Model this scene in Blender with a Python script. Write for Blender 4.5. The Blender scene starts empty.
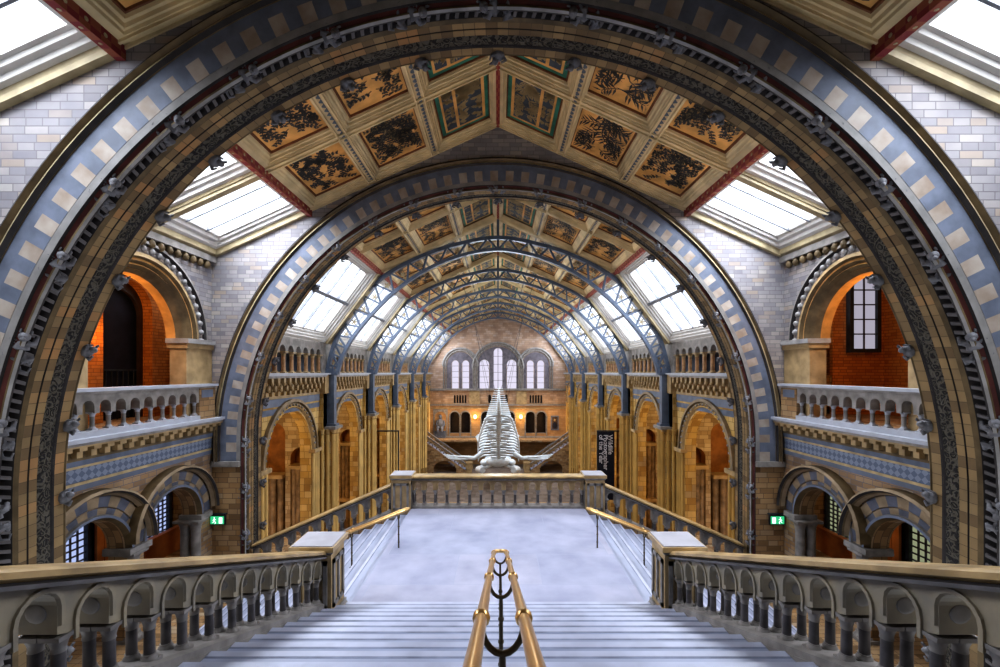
import bpy, math, random
from math import pi, sin, cos, sqrt, radians
from mathutils import Vector, Matrix
random.seed(7)
COL = bpy.context.scene.collection
NEAR, PITCH, THICK = 6.75, 6.77, 1.47      # front face of first stone arch, bay pitch, arch thickness
ZC = -2.13                                 # springing height of the great arches (eye level = 0)
RIDGE, SLOPE, XS = 7.53, .455, 8.72        # roof ridge, slope, side wall
ZG = -11.5                                 # ground floor of the hall
ZL = -4.3                                  # stair landing
HALL0, DEND = 15.0, 55.6
XH = 8.5
def roof(x): return RIDGE - SLOPE*abs(x)

# ---------------------------------------------------------------- materials
class NT:
    def __init__(s, name):
        s.m = bpy.data.materials.new(name); s.m.use_nodes = True
        s.t = s.m.node_tree; s.t.nodes.clear()
        s.out = s.n('ShaderNodeOutputMaterial')
    def n(s, typ, **kw):
        nd = s.t.nodes.new(typ)
        for k, v in kw.items():
            if k.startswith('i_'): nd.inputs[k[2:].replace('_', ' ')].default_value = v
            else: setattr(nd, k, v)
        return nd
    def l(s, a, b): s.t.links.new(a, b)
    def bsdf(s, rough=.7, metal=0, spec=.3):
        b = s.n('ShaderNodeBsdfPrincipled')
        b.inputs['Roughness'].default_value = rough; b.inputs['Metallic'].default_value = metal
        b.inputs['Specular IOR Level'].default_value = spec
        s.l(b.outputs[0], s.out.inputs[0]); return b
def rgba(c): return (c[0], c[1], c[2], 1)
def ramp(t, stops, interp='LINEAR'):
    r = t.n('ShaderNodeValToRGB'); e = r.color_ramp; e.interpolation = interp
    while len(e.elements) < len(stops): e.elements.new(.5)
    for el, (p, c) in zip(e.elements, stops): el.position = p; el.color = rgba(c)
    return r
def bump(t, b, sock, strength=.3, dist=.02):
    n = t.n('ShaderNodeBump'); n.inputs['Strength'].default_value = strength; n.inputs['Distance'].default_value = dist
    t.l(sock, n.inputs['Height']); t.l(n.outputs[0], b.inputs['Normal'])
def mix(t, fac, a, b, mode='MIX'):
    m = t.n('ShaderNodeMix', data_type='RGBA', blend_type=mode)
    for s_, v in ((m.inputs[0], fac), (m.inputs[6], a), (m.inputs[7], b)):
        if isinstance(v, (int, float)): s_.default_value = v
        elif isinstance(v, tuple): s_.default_value = rgba(v)
        else: t.l(v, s_)
    return m.outputs[2]
def uvnode(t, scale=(1,1,1), rot=0):
    u = t.n('ShaderNodeUVMap'); u.uv_map = 'UVMap'
    mp = t.n('ShaderNodeMapping'); mp.inputs['Scale'].default_value = scale; mp.inputs['Rotation'].default_value = (0,0,rot)
    t.l(u.outputs[0], mp.inputs[0]); return mp.outputs[0]
def plain(name, c, rough=.6, metal=0, var=.25, scale=3, spec=.3, bmp=0, c2=None):
    t = NT(name); b = t.bsdf(rough, metal, spec)
    tc = t.n('ShaderNodeNewGeometry')
    nz = t.n('ShaderNodeTexNoise'); nz.inputs['Scale'].default_value = scale; nz.inputs['Detail'].default_value = 5
    t.l(tc.outputs['Position'], nz.inputs['Vector'])
    c2 = c2 or tuple(x*(1-var*1.6) for x in c)
    r = ramp(t, [(.35, c2), (.65, c)]); t.l(nz.outputs[0], r.inputs[0]); t.l(r.outputs[0], b.inputs['Base Color'])
    if bmp: bump(t, b, nz.outputs[0], bmp, .03)
    return t.m
def bricks(name, stops, mortar, w=.36, h=.125, msize=.008, rough=.75, scale=1, zmix=None, bstr=.5, offset=.5):
    t = NT(name); b = t.bsdf(rough)
    uv = uvnode(t)
    k = t.n('ShaderNodeTexBrick'); k.offset = offset; k.squash = .7; k.squash_frequency = 3
    k.inputs['Color1'].default_value = (0,0,0,1); k.inputs['Color2'].default_value = (1,1,1,1); k.inputs['Mortar'].default_value = (.5,.5,.5,1)
    k.inputs['Scale'].default_value = 1; k.inputs['Mortar Size'].default_value = msize; k.inputs['Bias'].default_value = 0
    k.inputs['Brick Width'].default_value = w; k.inputs['Row Height'].default_value = h; k.inputs['Mortar Smooth'].default_value = .2
    t.l(uv, k.inputs['Vector'])
    r = ramp(t, stops); t.l(k.outputs['Color'], r.inputs[0])
    col = r.outputs[0]
    if zmix:                                   # browner lower down: buff stone, plus light's change with height put into colour
        z0, z1, stops2 = zmix
        g = t.n('ShaderNodeNewGeometry'); sp = t.n('ShaderNodeSeparateXYZ'); t.l(g.outputs['Position'], sp.inputs[0])
        mr = t.n('ShaderNodeMapRange'); mr.inputs['From Min'].default_value = z0; mr.inputs['From Max'].default_value = z1
        t.l(sp.outputs['Z'], mr.inputs['Value'])
        r2 = ramp(t, stops2); t.l(k.outputs['Color'], r2.inputs[0])
        col = mix(t, mr.outputs[0], r2.outputs[0], col)
    nz = t.n('ShaderNodeTexNoise'); nz.inputs['Scale'].default_value = 1.3; nz.inputs['Detail'].default_value = 6
    g2 = t.n('ShaderNodeNewGeometry'); t.l(g2.outputs['Position'], nz.inputs['Vector'])
    r3 = ramp(t, [(.3, (.72,.72,.75)), (.7, (1.05,1.03,1.0))]); t.l(nz.outputs[0], r3.inputs[0])
    col = mix(t, 1.0, col, r3.outputs[0], 'MULTIPLY')
    col = mix(t, k.outputs['Fac'], col, mortar)
    t.l(col, b.inputs['Base Color'])
    inv = t.n('ShaderNodeMath', operation='SUBTRACT'); inv.inputs[0].default_value = 1; t.l(k.outputs['Fac'], inv.inputs[1])
    bump(t, b, inv.outputs[0], bstr, .012)
    return t.m
def voro(name, c1, c2, scale, rough=.7, line=.08, bs=.8):
    """carved foliage band: swirling raised lines on a dark ground"""
    t = NT(name); b = t.bsdf(rough); uv = uvnode(t)
    v = t.n('ShaderNodeTexVoronoi', feature='F1'); v.inputs['Scale'].default_value = scale; v.inputs['Randomness'].default_value = .55
    dn = t.n('ShaderNodeTexNoise'); dn.inputs['Scale'].default_value = 6; t.l(uv, dn.inputs['Vector'])
    va = t.n('ShaderNodeVectorMath', operation='MULTIPLY_ADD'); va.inputs[1].default_value = (.22,.22,0); t.l(dn.outputs['Color'], va.inputs[0]); t.l(uv, va.inputs[2])
    t.l(va.outputs[0], v.inputs['Vector'])
    mt = t.n('ShaderNodeMath', operation='MULTIPLY'); mt.inputs[1].default_value = 15; t.l(v.outputs['Distance'], mt.inputs[0])
    sn = t.n('ShaderNodeMath', operation='SINE'); t.l(mt.outputs[0], sn.inputs[0])
    r = ramp(t, [(.25, c1), (.75, c2)]); 
    ma = t.n('ShaderNodeMath', operation='MULTIPLY_ADD'); ma.inputs[1].default_value = .5; ma.inputs[2].default_value = .5; t.l(sn.outputs[0], ma.inputs[0])
    t.l(ma.outputs[0], r.inputs[0]); t.l(r.outputs[0], b.inputs['Base Color']); bump(t, b, ma.outputs[0], bs, .03)
    return t.m
def checkm(name, c1, c2, sx, sy, rot=0, rough=.6, c3=None):
    t = NT(name); b = t.bsdf(rough); uv = uvnode(t, (sx, sy, 1), rot)
    k = t.n('ShaderNodeTexChecker'); k.inputs['Scale'].default_value = 1
    k.inputs['Color1'].default_value = rgba(c1); k.inputs['Color2'].default_value = rgba(c2); t.l(uv, k.inputs['Vector'])
    t.l(k.outputs[0], b.inputs['Base Color']); return t.m
def emit(name, c, s):
    t = NT(name); e = t.n('ShaderNodeEmission'); e.inputs[0].default_value = rgba(c); e.inputs[1].default_value = s
    t.l(e.outputs[0], t.out.inputs[0]); return t.m
def glass(name, tint=(.97,.98,1)):
    t = NT(name); a = t.n('ShaderNodeBsdfTransparent'); a.inputs[0].default_value = rgba(tint)
    g = t.n('ShaderNodeBsdfGlossy'); g.inputs['Roughness'].default_value = .05
    m = t.n('ShaderNodeMixShader'); m.inputs[0].default_value = .05
    t.l(a.outputs[0], m.inputs[1]); t.l(g.outputs[0], m.inputs[2]); t.l(m.outputs[0], t.out.inputs[0]); return t.m

PALE = [(0,(.23,.22,.24)),(.3,(.30,.29,.305)),(.55,(.38,.355,.345)),(.8,(.26,.255,.275)),(.93,(.36,.30,.25)),(1,(.43,.41,.39))]
TAN = [(0,(.20,.12,.055)),(.3,(.34,.21,.10)),(.6,(.46,.31,.16)),(.85,(.38,.22,.09)),(1,(.5,.4,.27))]
GOLD = [(0,(.38,.22,.06)),(.4,(.58,.38,.11)),(.75,(.68,.48,.19)),(1,(.45,.33,.17))]
M = {}
M['wall'] = bricks('ashlar_spandrel', PALE, (.17,.16,.17), zmix=(-3.6,1.6,TAN))
M['tan'] = bricks('tan_ashlar', TAN, (.12,.08,.05), w=.42, h=.16)
M['gold'] = bricks('golden_ashlar', GOLD, (.2,.12,.04), w=.4, h=.3)
M['orange'] = bricks('orange_brick', [(0,(.5,.16,.03)),(.5,(.7,.27,.06)),(1,(.6,.2,.03))], (.25,.08,.02), w=.3, h=.1)
M['endwall'] = bricks('pink_ashlar', [(0,(.4,.27,.2)),(.5,(.52,.37,.27)),(1,(.58,.46,.38))], (.25,.17,.12), w=.6, h=.25, zmix=(-5,-1.5,[(0,(.42,.24,.1)),(1,(.55,.34,.16))]))
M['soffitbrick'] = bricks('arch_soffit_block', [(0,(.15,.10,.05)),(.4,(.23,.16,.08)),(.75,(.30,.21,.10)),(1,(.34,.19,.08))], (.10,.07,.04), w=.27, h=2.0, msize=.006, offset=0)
M['leaf'] = voro('carved_leaf_band', (.02,.018,.018), (.10,.09,.07), 9)
M['blue'] = plain('blue_grey_stone', (.18,.21,.28), .6, var=.18, scale=2)
M['bluedk'] = plain('slate_blue_stone', (.15,.18,.25), .6, var=.25)
M['tileb'] = plain('blue_voussoir', (.16,.185,.245), .6, var=.2)
M['tilep'] = plain('cream_voussoir', (.42,.37,.32), .6, scale=2.2, c2=(.27,.21,.16))
M['palestrip'] = plain('pale_strip', (.28,.27,.26), .6, var=.2)
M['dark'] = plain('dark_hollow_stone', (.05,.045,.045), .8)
M['mould'] = plain('brown_moulding', (.17,.12,.06), .55, var=.3)
M['red'] = plain('dull_red_line', (.12,.035,.03), .6)
M['bead'] = plain('pale_bead', (.36,.35,.34), .5)
M['rung'] = plain('dogtooth_stone', (.15,.14,.14), .6)
M['beast'] = plain('carved_grey_stone', (.20,.20,.215), .6, scale=12, bmp=.3)
M['stone'] = plain('grey_carved_stone', (.30,.28,.26), .55, scale=4, bmp=.15)
M['clercol'] = plain('orange_brown_column', (.48,.27,.13), .5, var=.3, scale=5)
M['clerback'] = plain('dim_blue_plaster', (.09,.10,.13), .8)
M['column'] = plain('brown_column_stone', (.36,.27,.18), .5, var=.3, scale=5)
M['warmstone'] = plain('buff_stone', (.46,.33,.17), .55, var=.25, scale=3, bmp=.1)
M['rail'] = plain('buff_rail_stone', (.56,.39,.18), .35, var=.3, scale=2.5, spec=.5)
M['balpanel'] = plain('olive_buff_stone', (.34,.29,.20), .5, var=.25, scale=3, c2=(.22,.20,.16))
M['baldark'] = plain('dark_grey_shaft', (.12,.11,.11), .45, var=.3, scale=6)
M['ledge'] = plain('pale_ledge', (.40,.42,.47), .5, var=.1)
M['captop'] = plain('pale_cap_top', (.38,.37,.41), .4, var=.12)
M['nosing'] = plain('pale_nosing_stone', (.50,.53,.66), .3, var=.1)
M['shade'] = plain('painted_step_shade', (.28,.31,.42), .6)  # shadow line painted on the treads behind each nosing
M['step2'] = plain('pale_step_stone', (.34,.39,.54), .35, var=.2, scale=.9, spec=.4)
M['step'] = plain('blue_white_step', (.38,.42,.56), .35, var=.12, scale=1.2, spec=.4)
M['riser'] = plain('blue_grey_riser', (.36,.40,.54), .5, var=.15)
M['cream'] = plain('gilded_cream_rib', (.78,.62,.36), .5, var=.2, scale=1.5)
M['creamw'] = plain('white_skylight_frame', (.58,.56,.53), .5, var=.08)
M['goldframe'] = plain('gold_skylight_edge', (.46,.38,.23), .5, var=.2)
M['redbeam'] = checkm('red_beam', (.22,.03,.035), (.30,.09,.05), 6, 6)
M['panelo'] = plain('orange_painted_panel', (.85,.47,.16), .6, var=.25, scale=2)
M['panelg'] = plain('green_painted_panel', (.06,.24,.17), .6, var=.3)
M['panelin'] = plain('dark_inner_panel', (.08,.10,.13), .6)
M['leafdk'] = plain('painted_dark_leaf', (.07,.07,.07), .6)
M['leaflt'] = plain('painted_pale_leaf', (.42,.32,.17), .6)
M['borderr'] = plain('painted_brown_border', (.22,.09,.04), .6)
M['ribpat'] = checkm('rib_pattern', (.10,.12,.15), (.55,.42,.25), 9, 9, pi/4)
M['iron'] = plain('blue_grey_iron', (.13,.165,.23), .45, var=.15, metal=.2)
M['irondk'] = plain('dark_iron', (.04,.045,.055), .5, metal=.3)
M['brass'] = plain('polished_brass', (.78,.52,.22), .3, metal=1, var=.06, scale=2)
M['brassdk'] = plain('aged_bronze', (.12,.09,.05), .4, metal=.6)
M['wood'] = plain('orange_timber', (.50,.17,.04), .45, var=.3, scale=1.5)
M['wooddk'] = plain('dark_timber', (.05,.03,.02), .5)
M['floor'] = bricks('hall_floor_tile', [(0,(.14,.11,.09)),(1,(.24,.2,.17))], (.2,.16,.13), w=.6, h=.6)
M['landing'] = bricks('landing_slabs', [(0,(.38,.41,.54)),(.5,(.42,.44,.57)),(1,(.45,.46,.57))], (.35,.38,.49), w=2.6, h=1.5, msize=.008, rough=.6, bstr=.08)
M['pane'] = glass('clear_pane')
M['lead'] = plain('lead_came', (.08,.08,.1), .6)
M['winlight'] = emit('daylit_obscured_glass', (.80,.76,.92), .8)
M['winblue'] = emit('bluish_leaded_glass', (.5,.6,.95), .75)
M['wingreen'] = emit('yellow_green_leaded_glass', (.55,.60,.38), .42)
M['wingrey'] = emit('grey_daylit_glass', (.62,.58,.70), .55)
M['bone'] = plain('pale_bone', (.85,.92,.97), .5, var=.1)
M['exitg'] = emit('exit_sign_green', (.05,.60,.25), .8)
M['exitw'] = emit('exit_sign_white', (.8,1,.95), 1.4)
M['black'] = plain('black_cloth', (.012,.014,.03), .7)
M['white'] = plain('white_lettering', (.75,.75,.82), .6)
M['lampglow'] = emit('warm_lamp', (1,.6,.15), 14)
M['diaper'] = checkm('blue_diaper_frieze', (.12,.15,.22), (.22,.26,.34), 9, 9, pi/4)
M['yellowline'] = plain('buff_line', (.58,.45,.25), .6)
M['vouwarm'] = plain('brown_voussoir', (.32,.24,.15), .6)
M['intr'] = plain('orange_glow_tinted_stone', (.62,.34,.11), .5)  # warm glow on the inner arch orders is put into this stone colour
M['brownwall'] = bricks('buff_brown_ashlar', [(0,(.30,.21,.12)),(.5,(.44,.33,.19)),(1,(.54,.44,.30))], (.16,.11,.06), w=.45, h=.2)
M['nicheback'] = plain('deep_orange_recess', (.34,.14,.035), .7)
M['colb'] = plain('brown_clustered_shaft', (.30,.21,.12), .5, var=.35, scale=3)
M['glazing'] = plain('blue_grey_glazing_bar', (.25,.27,.31), .5)
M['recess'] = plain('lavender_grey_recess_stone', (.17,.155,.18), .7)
M['voudk'] = plain('blue_black_voussoir', (.12,.13,.17), .6)
M['canvas'] = plain('dark_canvas', (.10,.06,.04), .5, scale=8, var=.5)
M['roofdk'] = plain('dark_roof', (.10,.08,.06), .8)

# ---------------------------------------------------------------- mesh builder
class MB:
    def __init__(s): s.v = []; s.f = []; s.uv = []; s.mi = []; s.mats = []; s.sm = []
    def m(s, mat):
        mat = M[mat] if isinstance(mat, str) else mat
        if mat not in s.mats: s.mats.append(mat)
        return s.mats.index(mat)
    def face(s, pts, mat, uv=None, smooth=False):
        i = len(s.v); s.v += [tuple(p) for p in pts]; s.f.append(tuple(range(i, i+len(pts))))
        if uv is None:
            a = Vector(pts[1])-Vector(pts[0]); b = Vector(pts[-1])-Vector(pts[0]); n = a.cross(b)
            ax = max(range(3), key=lambda k: abs(n[k]))
            o = [(1,2),(0,2),(0,1)][ax]; uv = [(p[o[0]], p[o[1]]) for p in pts]
        s.uv += list(uv); s.mi.append(s.m(mat)); s.sm.append(smooth)
    def grid(s, rows, mat, uvs=None, smooth=True, closed=False):
        """rows: list of lists of points (shared verts)"""
        i0 = len(s.v); n = len(rows[0])
        for r in rows: s.v += [tuple(p) for p in r]
        k = s.m(mat)
        for a in range(len(rows)-1):
            for b in range(n if closed else n-1):
                b2 = (b+1) % n
                q = (i0+a*n+b, i0+a*n+b2, i0+(a+1)*n+b2, i0+(a+1)*n+b)
                s.f.append(q); s.mi.append(k); s.sm.append(smooth)
                if uvs: s.uv += [uvs[a][b], uvs[a][b2], uvs[a+1][b2], uvs[a+1][b]]
                else: s.uv += [(a*.1, b*.1), (a*.1, (b+1)*.1), ((a+1)*.1, (b+1)*.1), ((a+1)*.1, b*.1)]
    def box(s, x0, x1, y0, y1, z0, z1, mat, top=None, mp=None):
        mp = mp or (lambda x, y, z: (x, y, z))
        P = lambda x, y, z: mp(x, y, z)
        c = [P(x, y, z) for x in (x0, x1) for y in (y0, y1) for z in (z0, z1)]
        for idx in ((0,1,3,2),(4,6,7,5),(0,4,5,1),(2,3,7,6),(0,2,6,4)): s.face([c[i] for i in idx], mat)
        s.face([c[i] for i in (1,5,7,3)], top or mat)
    def hexa(s, A, B, mat):
        """A,B: two quads joined"""
        s.face(A, mat); s.face(B[::-1], mat)
        for i in range(4): s.face([A[i], A[(i+1)%4], B[(i+1)%4], B[i]], mat)
    def lathe(s, cx, cy, prof, mat, n=10, square=False, ang=0):
        """prof [(r,z)]"""
        if square: n = 4; ang = pi/4
        rows = []
        for r, z in prof:
            rr = r*(sqrt(2) if square else 1)
            rows.append([(cx+rr*cos(ang+2*pi*k/n), cy+rr*sin(ang+2*pi*k/n), z) for k in range(n)])
        if square:
            for a in range(len(rows)-1):
                for b in range(4):
                    s.face([rows[a][b], rows[a][(b+1)%4], rows[a+1][(b+1)%4], rows[a+1][b]], mat)
        else: s.grid(rows, mat, closed=True)
        s.face(rows[0], mat); s.face(rows[-1], mat)
    def tube(s, pts, r, mat, n=6, cap=True):
        pts = [Vector(p) for p in pts]; rows = []
        rr = r if isinstance(r, (list, tuple)) else [r]*len(pts)
        for i, p in enumerate(pts):
            d = (pts[min(i+1, len(pts)-1)]-pts[max(i-1, 0)]).normalized()
            u = d.cross(Vector((0,0,1)))
            if u.length < .05: u = d.cross(Vector((0,1,0)))
            u.normalize(); w = u.cross(d)
            rows.append([p+(u*cos(2*pi*k/n)+w*sin(2*pi*k/n))*rr[i] for k in range(n)])
        s.grid(rows, mat, closed=True)
        if cap: s.face(rows[0], mat); s.face(rows[-1], mat)
    def bar(s, a, b, wd, ht, mat):
        """rectangular bar from a to b; wd horizontal, ht other"""
        a, b = Vector(a), Vector(b); d = (b-a).normalized(); u = d.cross(Vector((0,1,0)))
        if u.length < .05: u = d.cross(Vector((0,0,1)))
        u.normalize(); w = d.cross(u)
        q = lambda p: [p+u*ht/2+w*wd/2, p-u*ht/2+w*wd/2, p-u*ht/2-w*wd/2, p+u*ht/2-w*wd/2]
        s.hexa(q(a), q(b), mat)
    def ball(s, c, r, mat, n=8, m=5, mtx=None):
        rx, ry, rz = r if isinstance(r, (list, tuple)) else (r, r, r); rows = []
        for i in range(m+1):
            t = pi*i/m
            row = []
            for k in range(n):
                p = Vector((rx*sin(t)*cos(2*pi*k/n), ry*sin(t)*sin(2*pi*k/n), rz*cos(t)))
                if mtx: p = mtx @ p
                row.append(Vector(c)+p)
            rows.append(row)
        s.grid(rows, mat, closed=True)
    def extr(s, prof, a, b, side, mats, caps=True):
        """prof [(off, z)] closed loop, extruded a->b ; side = unit vector for off"""
        side = Vector(side); a, b = Vector(a), Vector(b); L = (b-a).length
        pa = [a+side*o+Vector((0,0,z)) for o, z in prof]; pb = [b+side*o+Vector((0,0,z)) for o, z in prof]
        n = len(prof); acc = 0
        for i in range(n):
            j = (i+1) % n; w = (pa[i]-pa[j]).length
            mt = mats if isinstance(mats, str) else mats[i]
            s.face([pa[i], pa[j], pb[j], pb[i]], mt, [(0,acc),(0,acc+w),(L,acc+w),(L,acc)]); acc += w
        if caps: s.face(pa, mats if isinstance(mats, str) else mats[0]); s.face(pb, mats if isinstance(mats, str) else mats[0])
    def panel(s, mp, u0, u1, zlo, zhi, ops, t0, t1, mat, rmat=None, kinks=(), n=7, back=True):
        """wall with arched openings. ops: (uc, half, zb, zs[, rise])"""
        rmat = rmat or mat
        lo = zlo if callable(zlo) else (lambda u: zlo); hi = zhi if callable(zhi) else (lambda u: zhi)
        us = {round(u0,5), round(u1,5)} | {round(k,5) for k in kinks}
        for o in ops:
            for k in range(-n, n+1):
                us.add(round(o[0]+o[1]*sin(pi/2*k/n), 5))
        us = sorted(u for u in us if u0-1e-4 <= u <= u1+1e-4)
        def top(o, u):
            rise = o[4] if len(o) > 4 else o[1]
            q = max(0, 1-((u-o[0])/o[1])**2)
            return o[3]+rise*sqrt(q)
        for a, b in zip(us, us[1:]):
            if b-a < 2e-5: continue
            c = (a+b)/2
            act = sorted([o for o in ops if abs(c-o[0]) < o[1]], key=lambda o: o[2])
            cuts = []
            for o in act:
                cuts.append((max(o[2], lo(a)), max(o[2], lo(b)), top(o, a), top(o, b), o[2] > lo(c)))
            segs = []; la, lb = lo(a), lo(b)
            for ca, cb, ta, tb, sill in cuts:
                if sill: segs.append((la, lb, ca, cb))
                if sill: s.face([mp(a,t0,ca), mp(b,t0,cb), mp(b,t1,cb), mp(a,t1,ca)], rmat)
                s.face([mp(a,t0,ta), mp(b,t0,tb), mp(b,t1,tb), mp(a,t1,ta)], rmat)
                la, lb = ta, tb
            segs.append((la, lb, hi(a), hi(b)))
            for za, zb_, ya, yb in segs:
                s.face([mp(a,t0,za), mp(b,t0,zb_), mp(b,t0,yb), mp(a,t0,ya)], mat, [(a,za),(b,zb_),(b,yb),(a,ya)])
                if back: s.face([mp(a,t1,za), mp(b,t1,zb_), mp(b,t1,yb), mp(a,t1,ya)], mat, [(a,za),(b,zb_),(b,yb),(a,ya)])
            s.face([mp(a,t0,hi(a)), mp(b,t0,hi(b)), mp(b,t1,hi(b)), mp(a,t1,hi(a))], rmat)
            if not (cuts and not cuts[0][4]): s.face([mp(a,t0,lo(a)), mp(b,t0,lo(b)), mp(b,t1,lo(b)), mp(a,t1,lo(a))], rmat)
        for o in ops:
            for e in (-1, 1):
                u = o[0]+e*o[1]
                z0 = max(o[2], lo(u))
                if o[3] > z0: s.face([mp(u,t0,z0), mp(u,t1,z0), mp(u,t1,o[3]), mp(u,t0,o[3])], rmat)
        for u in (u0, u1): s.face([mp(u,t0,lo(u)), mp(u,t1,lo(u)), mp(u,t1,hi(u)), mp(u,t0,hi(u))], rmat)
    def sweep(s, mp, prof, uc, zs, zleg, nseg=48, mats='stone', smooth=False, legs=True, step=None, rise=1):
        """prof [(r,t)] swept round a semicircle plus straight legs; mats per segment"""
        st = []     # (dirx, dirz, oz, s)
        rm = prof[0][0]; acc = 0
        if legs and zleg < zs:
            L = zs-zleg; k = max(1, int(L/(step or 1)))
            for i in range(k): st.append((-1, 0, zleg+L*i/k, L*i/k))
            acc = L
        for i in range(nseg+1):
            a = pi*i/nseg; st.append((-cos(a), sin(a)*rise, zs, acc+rm*a))
        acc += rm*pi
        if legs and zleg < zs:
            for i in range(1, k+1): st.append((1, 0, zs-L*i/k, acc+L*i/k))
        cum = [0]
        for a, b in zip(prof, prof[1:]): cum.append(cum[-1]+math.hypot(a[0]-b[0], a[1]-b[1]))
        for j in range(len(prof)-1):
            mt = mats if isinstance(mats, str) else mats[j]
            if mt is None: continue
            (r0, t0), (r1, t1) = prof[j], prof[j+1]
            for k_, (A, B) in enumerate(zip(st, st[1:])):
                mm = mt[k_ % 2] if isinstance(mt, tuple) else mt
                P = lambda S, r, t: mp(uc+S[0]*r, t, S[2]+S[1]*r)
                s.face([P(A,r0,t0), P(B,r0,t0), P(B,r1,t1), P(A,r1,t1)], mm, [(A[3],cum[j]),(B[3],cum[j]),(B[3],cum[j+1]),(A[3],cum[j+1])], smooth)
    def build(s, name, parent=None, weld=False):
        me = bpy.data.meshes.new(name); me.from_pydata(s.v, [], s.f)
        uvl = me.uv_layers.new(name='UVMap')
        flat = [c for p in s.uv for c in p]; uvl.data.foreach_set('uv', flat)
        for m in s.mats: me.materials.append(m)
        me.polygons.foreach_set('material_index', s.mi); me.polygons.foreach_set('use_smooth', s.sm)
        me.update()
        o = bpy.data.objects.new(name, me); COL.objects.link(o)
        if parent: o.parent = parent; o.matrix_parent_inverse = parent.matrix_world.inverted()
        return o
def tag(o, label, cat, group=None):
    o['label'] = label; o['category'] = cat
    if group: o['group'] = group
    return o
def thing(name, label, cat, loc=(0,0,0), group=None):
    o = bpy.data.objects.new(name, None); COL.objects.link(o); o.location = loc; o.empty_display_size = .1
    o.matrix_world = Matrix.Translation(loc)
    return tag(o, label, cat, group)
def struct(o, label=None, cat=None):
    o['kind'] = 'structure'
    if label: o['label'] = label; o['category'] = cat
    return o
def inst(src, name, parent, loc=(0,0,0), rot=(0,0,0), scl=(1,1,1)):
    o = bpy.data.objects.new(name, src.data if hasattr(src, 'data') else src); COL.objects.link(o)
    mw = Matrix.LocRotScale(Vector(loc), Matrix.Rotation(0,3,'Z').to_quaternion() if rot == (0,0,0) else __import__('mathutils').Euler(rot).to_quaternion(), Vector(scl))
    if parent: o.parent = parent; o.matrix_parent_inverse = parent.matrix_world.inverted()
    o.matrix_basis = mw
    return o
def copy_tree(o, off, label=None):
    def rec(x, par):
        c = x.copy(); COL.objects.link(c); 
        if par: c.parent = par; c.matrix_parent_inverse = x.matrix_parent_inverse.copy()
        for ch in x.children: rec(ch, c)
        return c
    kids = list(o.children)
    c = rec(o, None); c.location = Vector(o.location)+Vector(off)
    if label: c['label'] = label
    return c
def mesh_of(mb, name):
    o = mb.build(name); me = o.data; bpy.data.objects.remove(o); return me
SIDE = {-1: 'left', 1: 'right'}
ORD = ['first', 'second', 'third', 'fourth', 'fifth', 'sixth']

# ---------------------------------------------------------------- shared pieces
def beast_mesh(kind=0):
    """small clinging carved beast; local x across the band, z = along the arch upward, y = out of the stone"""
    b = MB()
    b.tube([(0,.03,-.24),(0,-.10,-.12),(0,-.13,.02),(0,-.08,.15)], [.06,.10,.10,.07], 'beast', 8)
    b.ball((0,-.17,.22), (.075,.09,.075), 'beast', 8, 5); b.ball((0,-.26,.19), (.04,.06,.035), 'beast', 6, 4)
    for e in (-1, 1):
        b.ball((.06*e,-.16,.30), (.022,.015,.04), 'beast', 5, 3)
        b.tube([(.06*e,-.1,.1),(.13*e,-.13,.14),(.12*e,-.02,.22)], [.05,.04,.032], 'beast', 5)
        b.tube([(.07*e,-.06,-.16),(.14*e,-.12,-.10),(.12*e,.02,-.22)], [.06,.045,.035], 'beast', 5)
    b.tube([(0,.0,-.24),(.06,-.06,-.34),(.14,-.02,-.36),(.16,.0,-.28)], [.03,.025,.02,.015], 'beast', 5)
    return mesh_of(b, 'carved_beast')
BEAST = beast_mesh()
def boss_mesh():
    b = MB()
    b.ball((0,-.05,0), (.10,.11,.12), 'beast', 7, 5); b.ball((0,-.15,.05), (.06,.08,.06), 'beast', 6, 4)
    for e in (-1, 1): b.tube([(.05*e,-.08,.02),(.11*e,-.12,.12),(.05*e,-.17,.15)], [.03,.025,.015], 'beast', 5)
    b.tube([(0,-.05,-.08),(0,-.14,-.14),(0,-.18,-.06)], [.04,.03,.02], 'beast', 5)
    return mesh_of(b, 'carved_boss')
BOSS = boss_mesh()
def column_mesh(h, r, mat='column', capm='stone', name='baluster', base=.14, cap=.2, n=10):
    b = MB()
    b.lathe(0, 0, [(r*1.55,0),(r*1.55,h*base*.4)], capm, square=True)
    b.lathe(0, 0, [(r*1.5,h*base*.4),(r*1.45,h*base*.65),(r*1.1,h*base*.8),(r*1.2,h*base)], capm, n)
    b.lathe(0, 0, [(r,h*base),(r*.95,h*(1-cap))], mat, n)
    b.lathe(0, 0, [(r*1.1,h*(1-cap)),(r*1.02,h*(1-cap*.8)),(r*1.25,h*(1-cap*.5)),(r*1.6,h*(1-cap*.25))], capm, n)
    b.lathe(0, 0, [(r*1.7,h*(1-cap*.25)),(r*1.75,h)], capm, square=True)
    return mesh_of(b, name)

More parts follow.
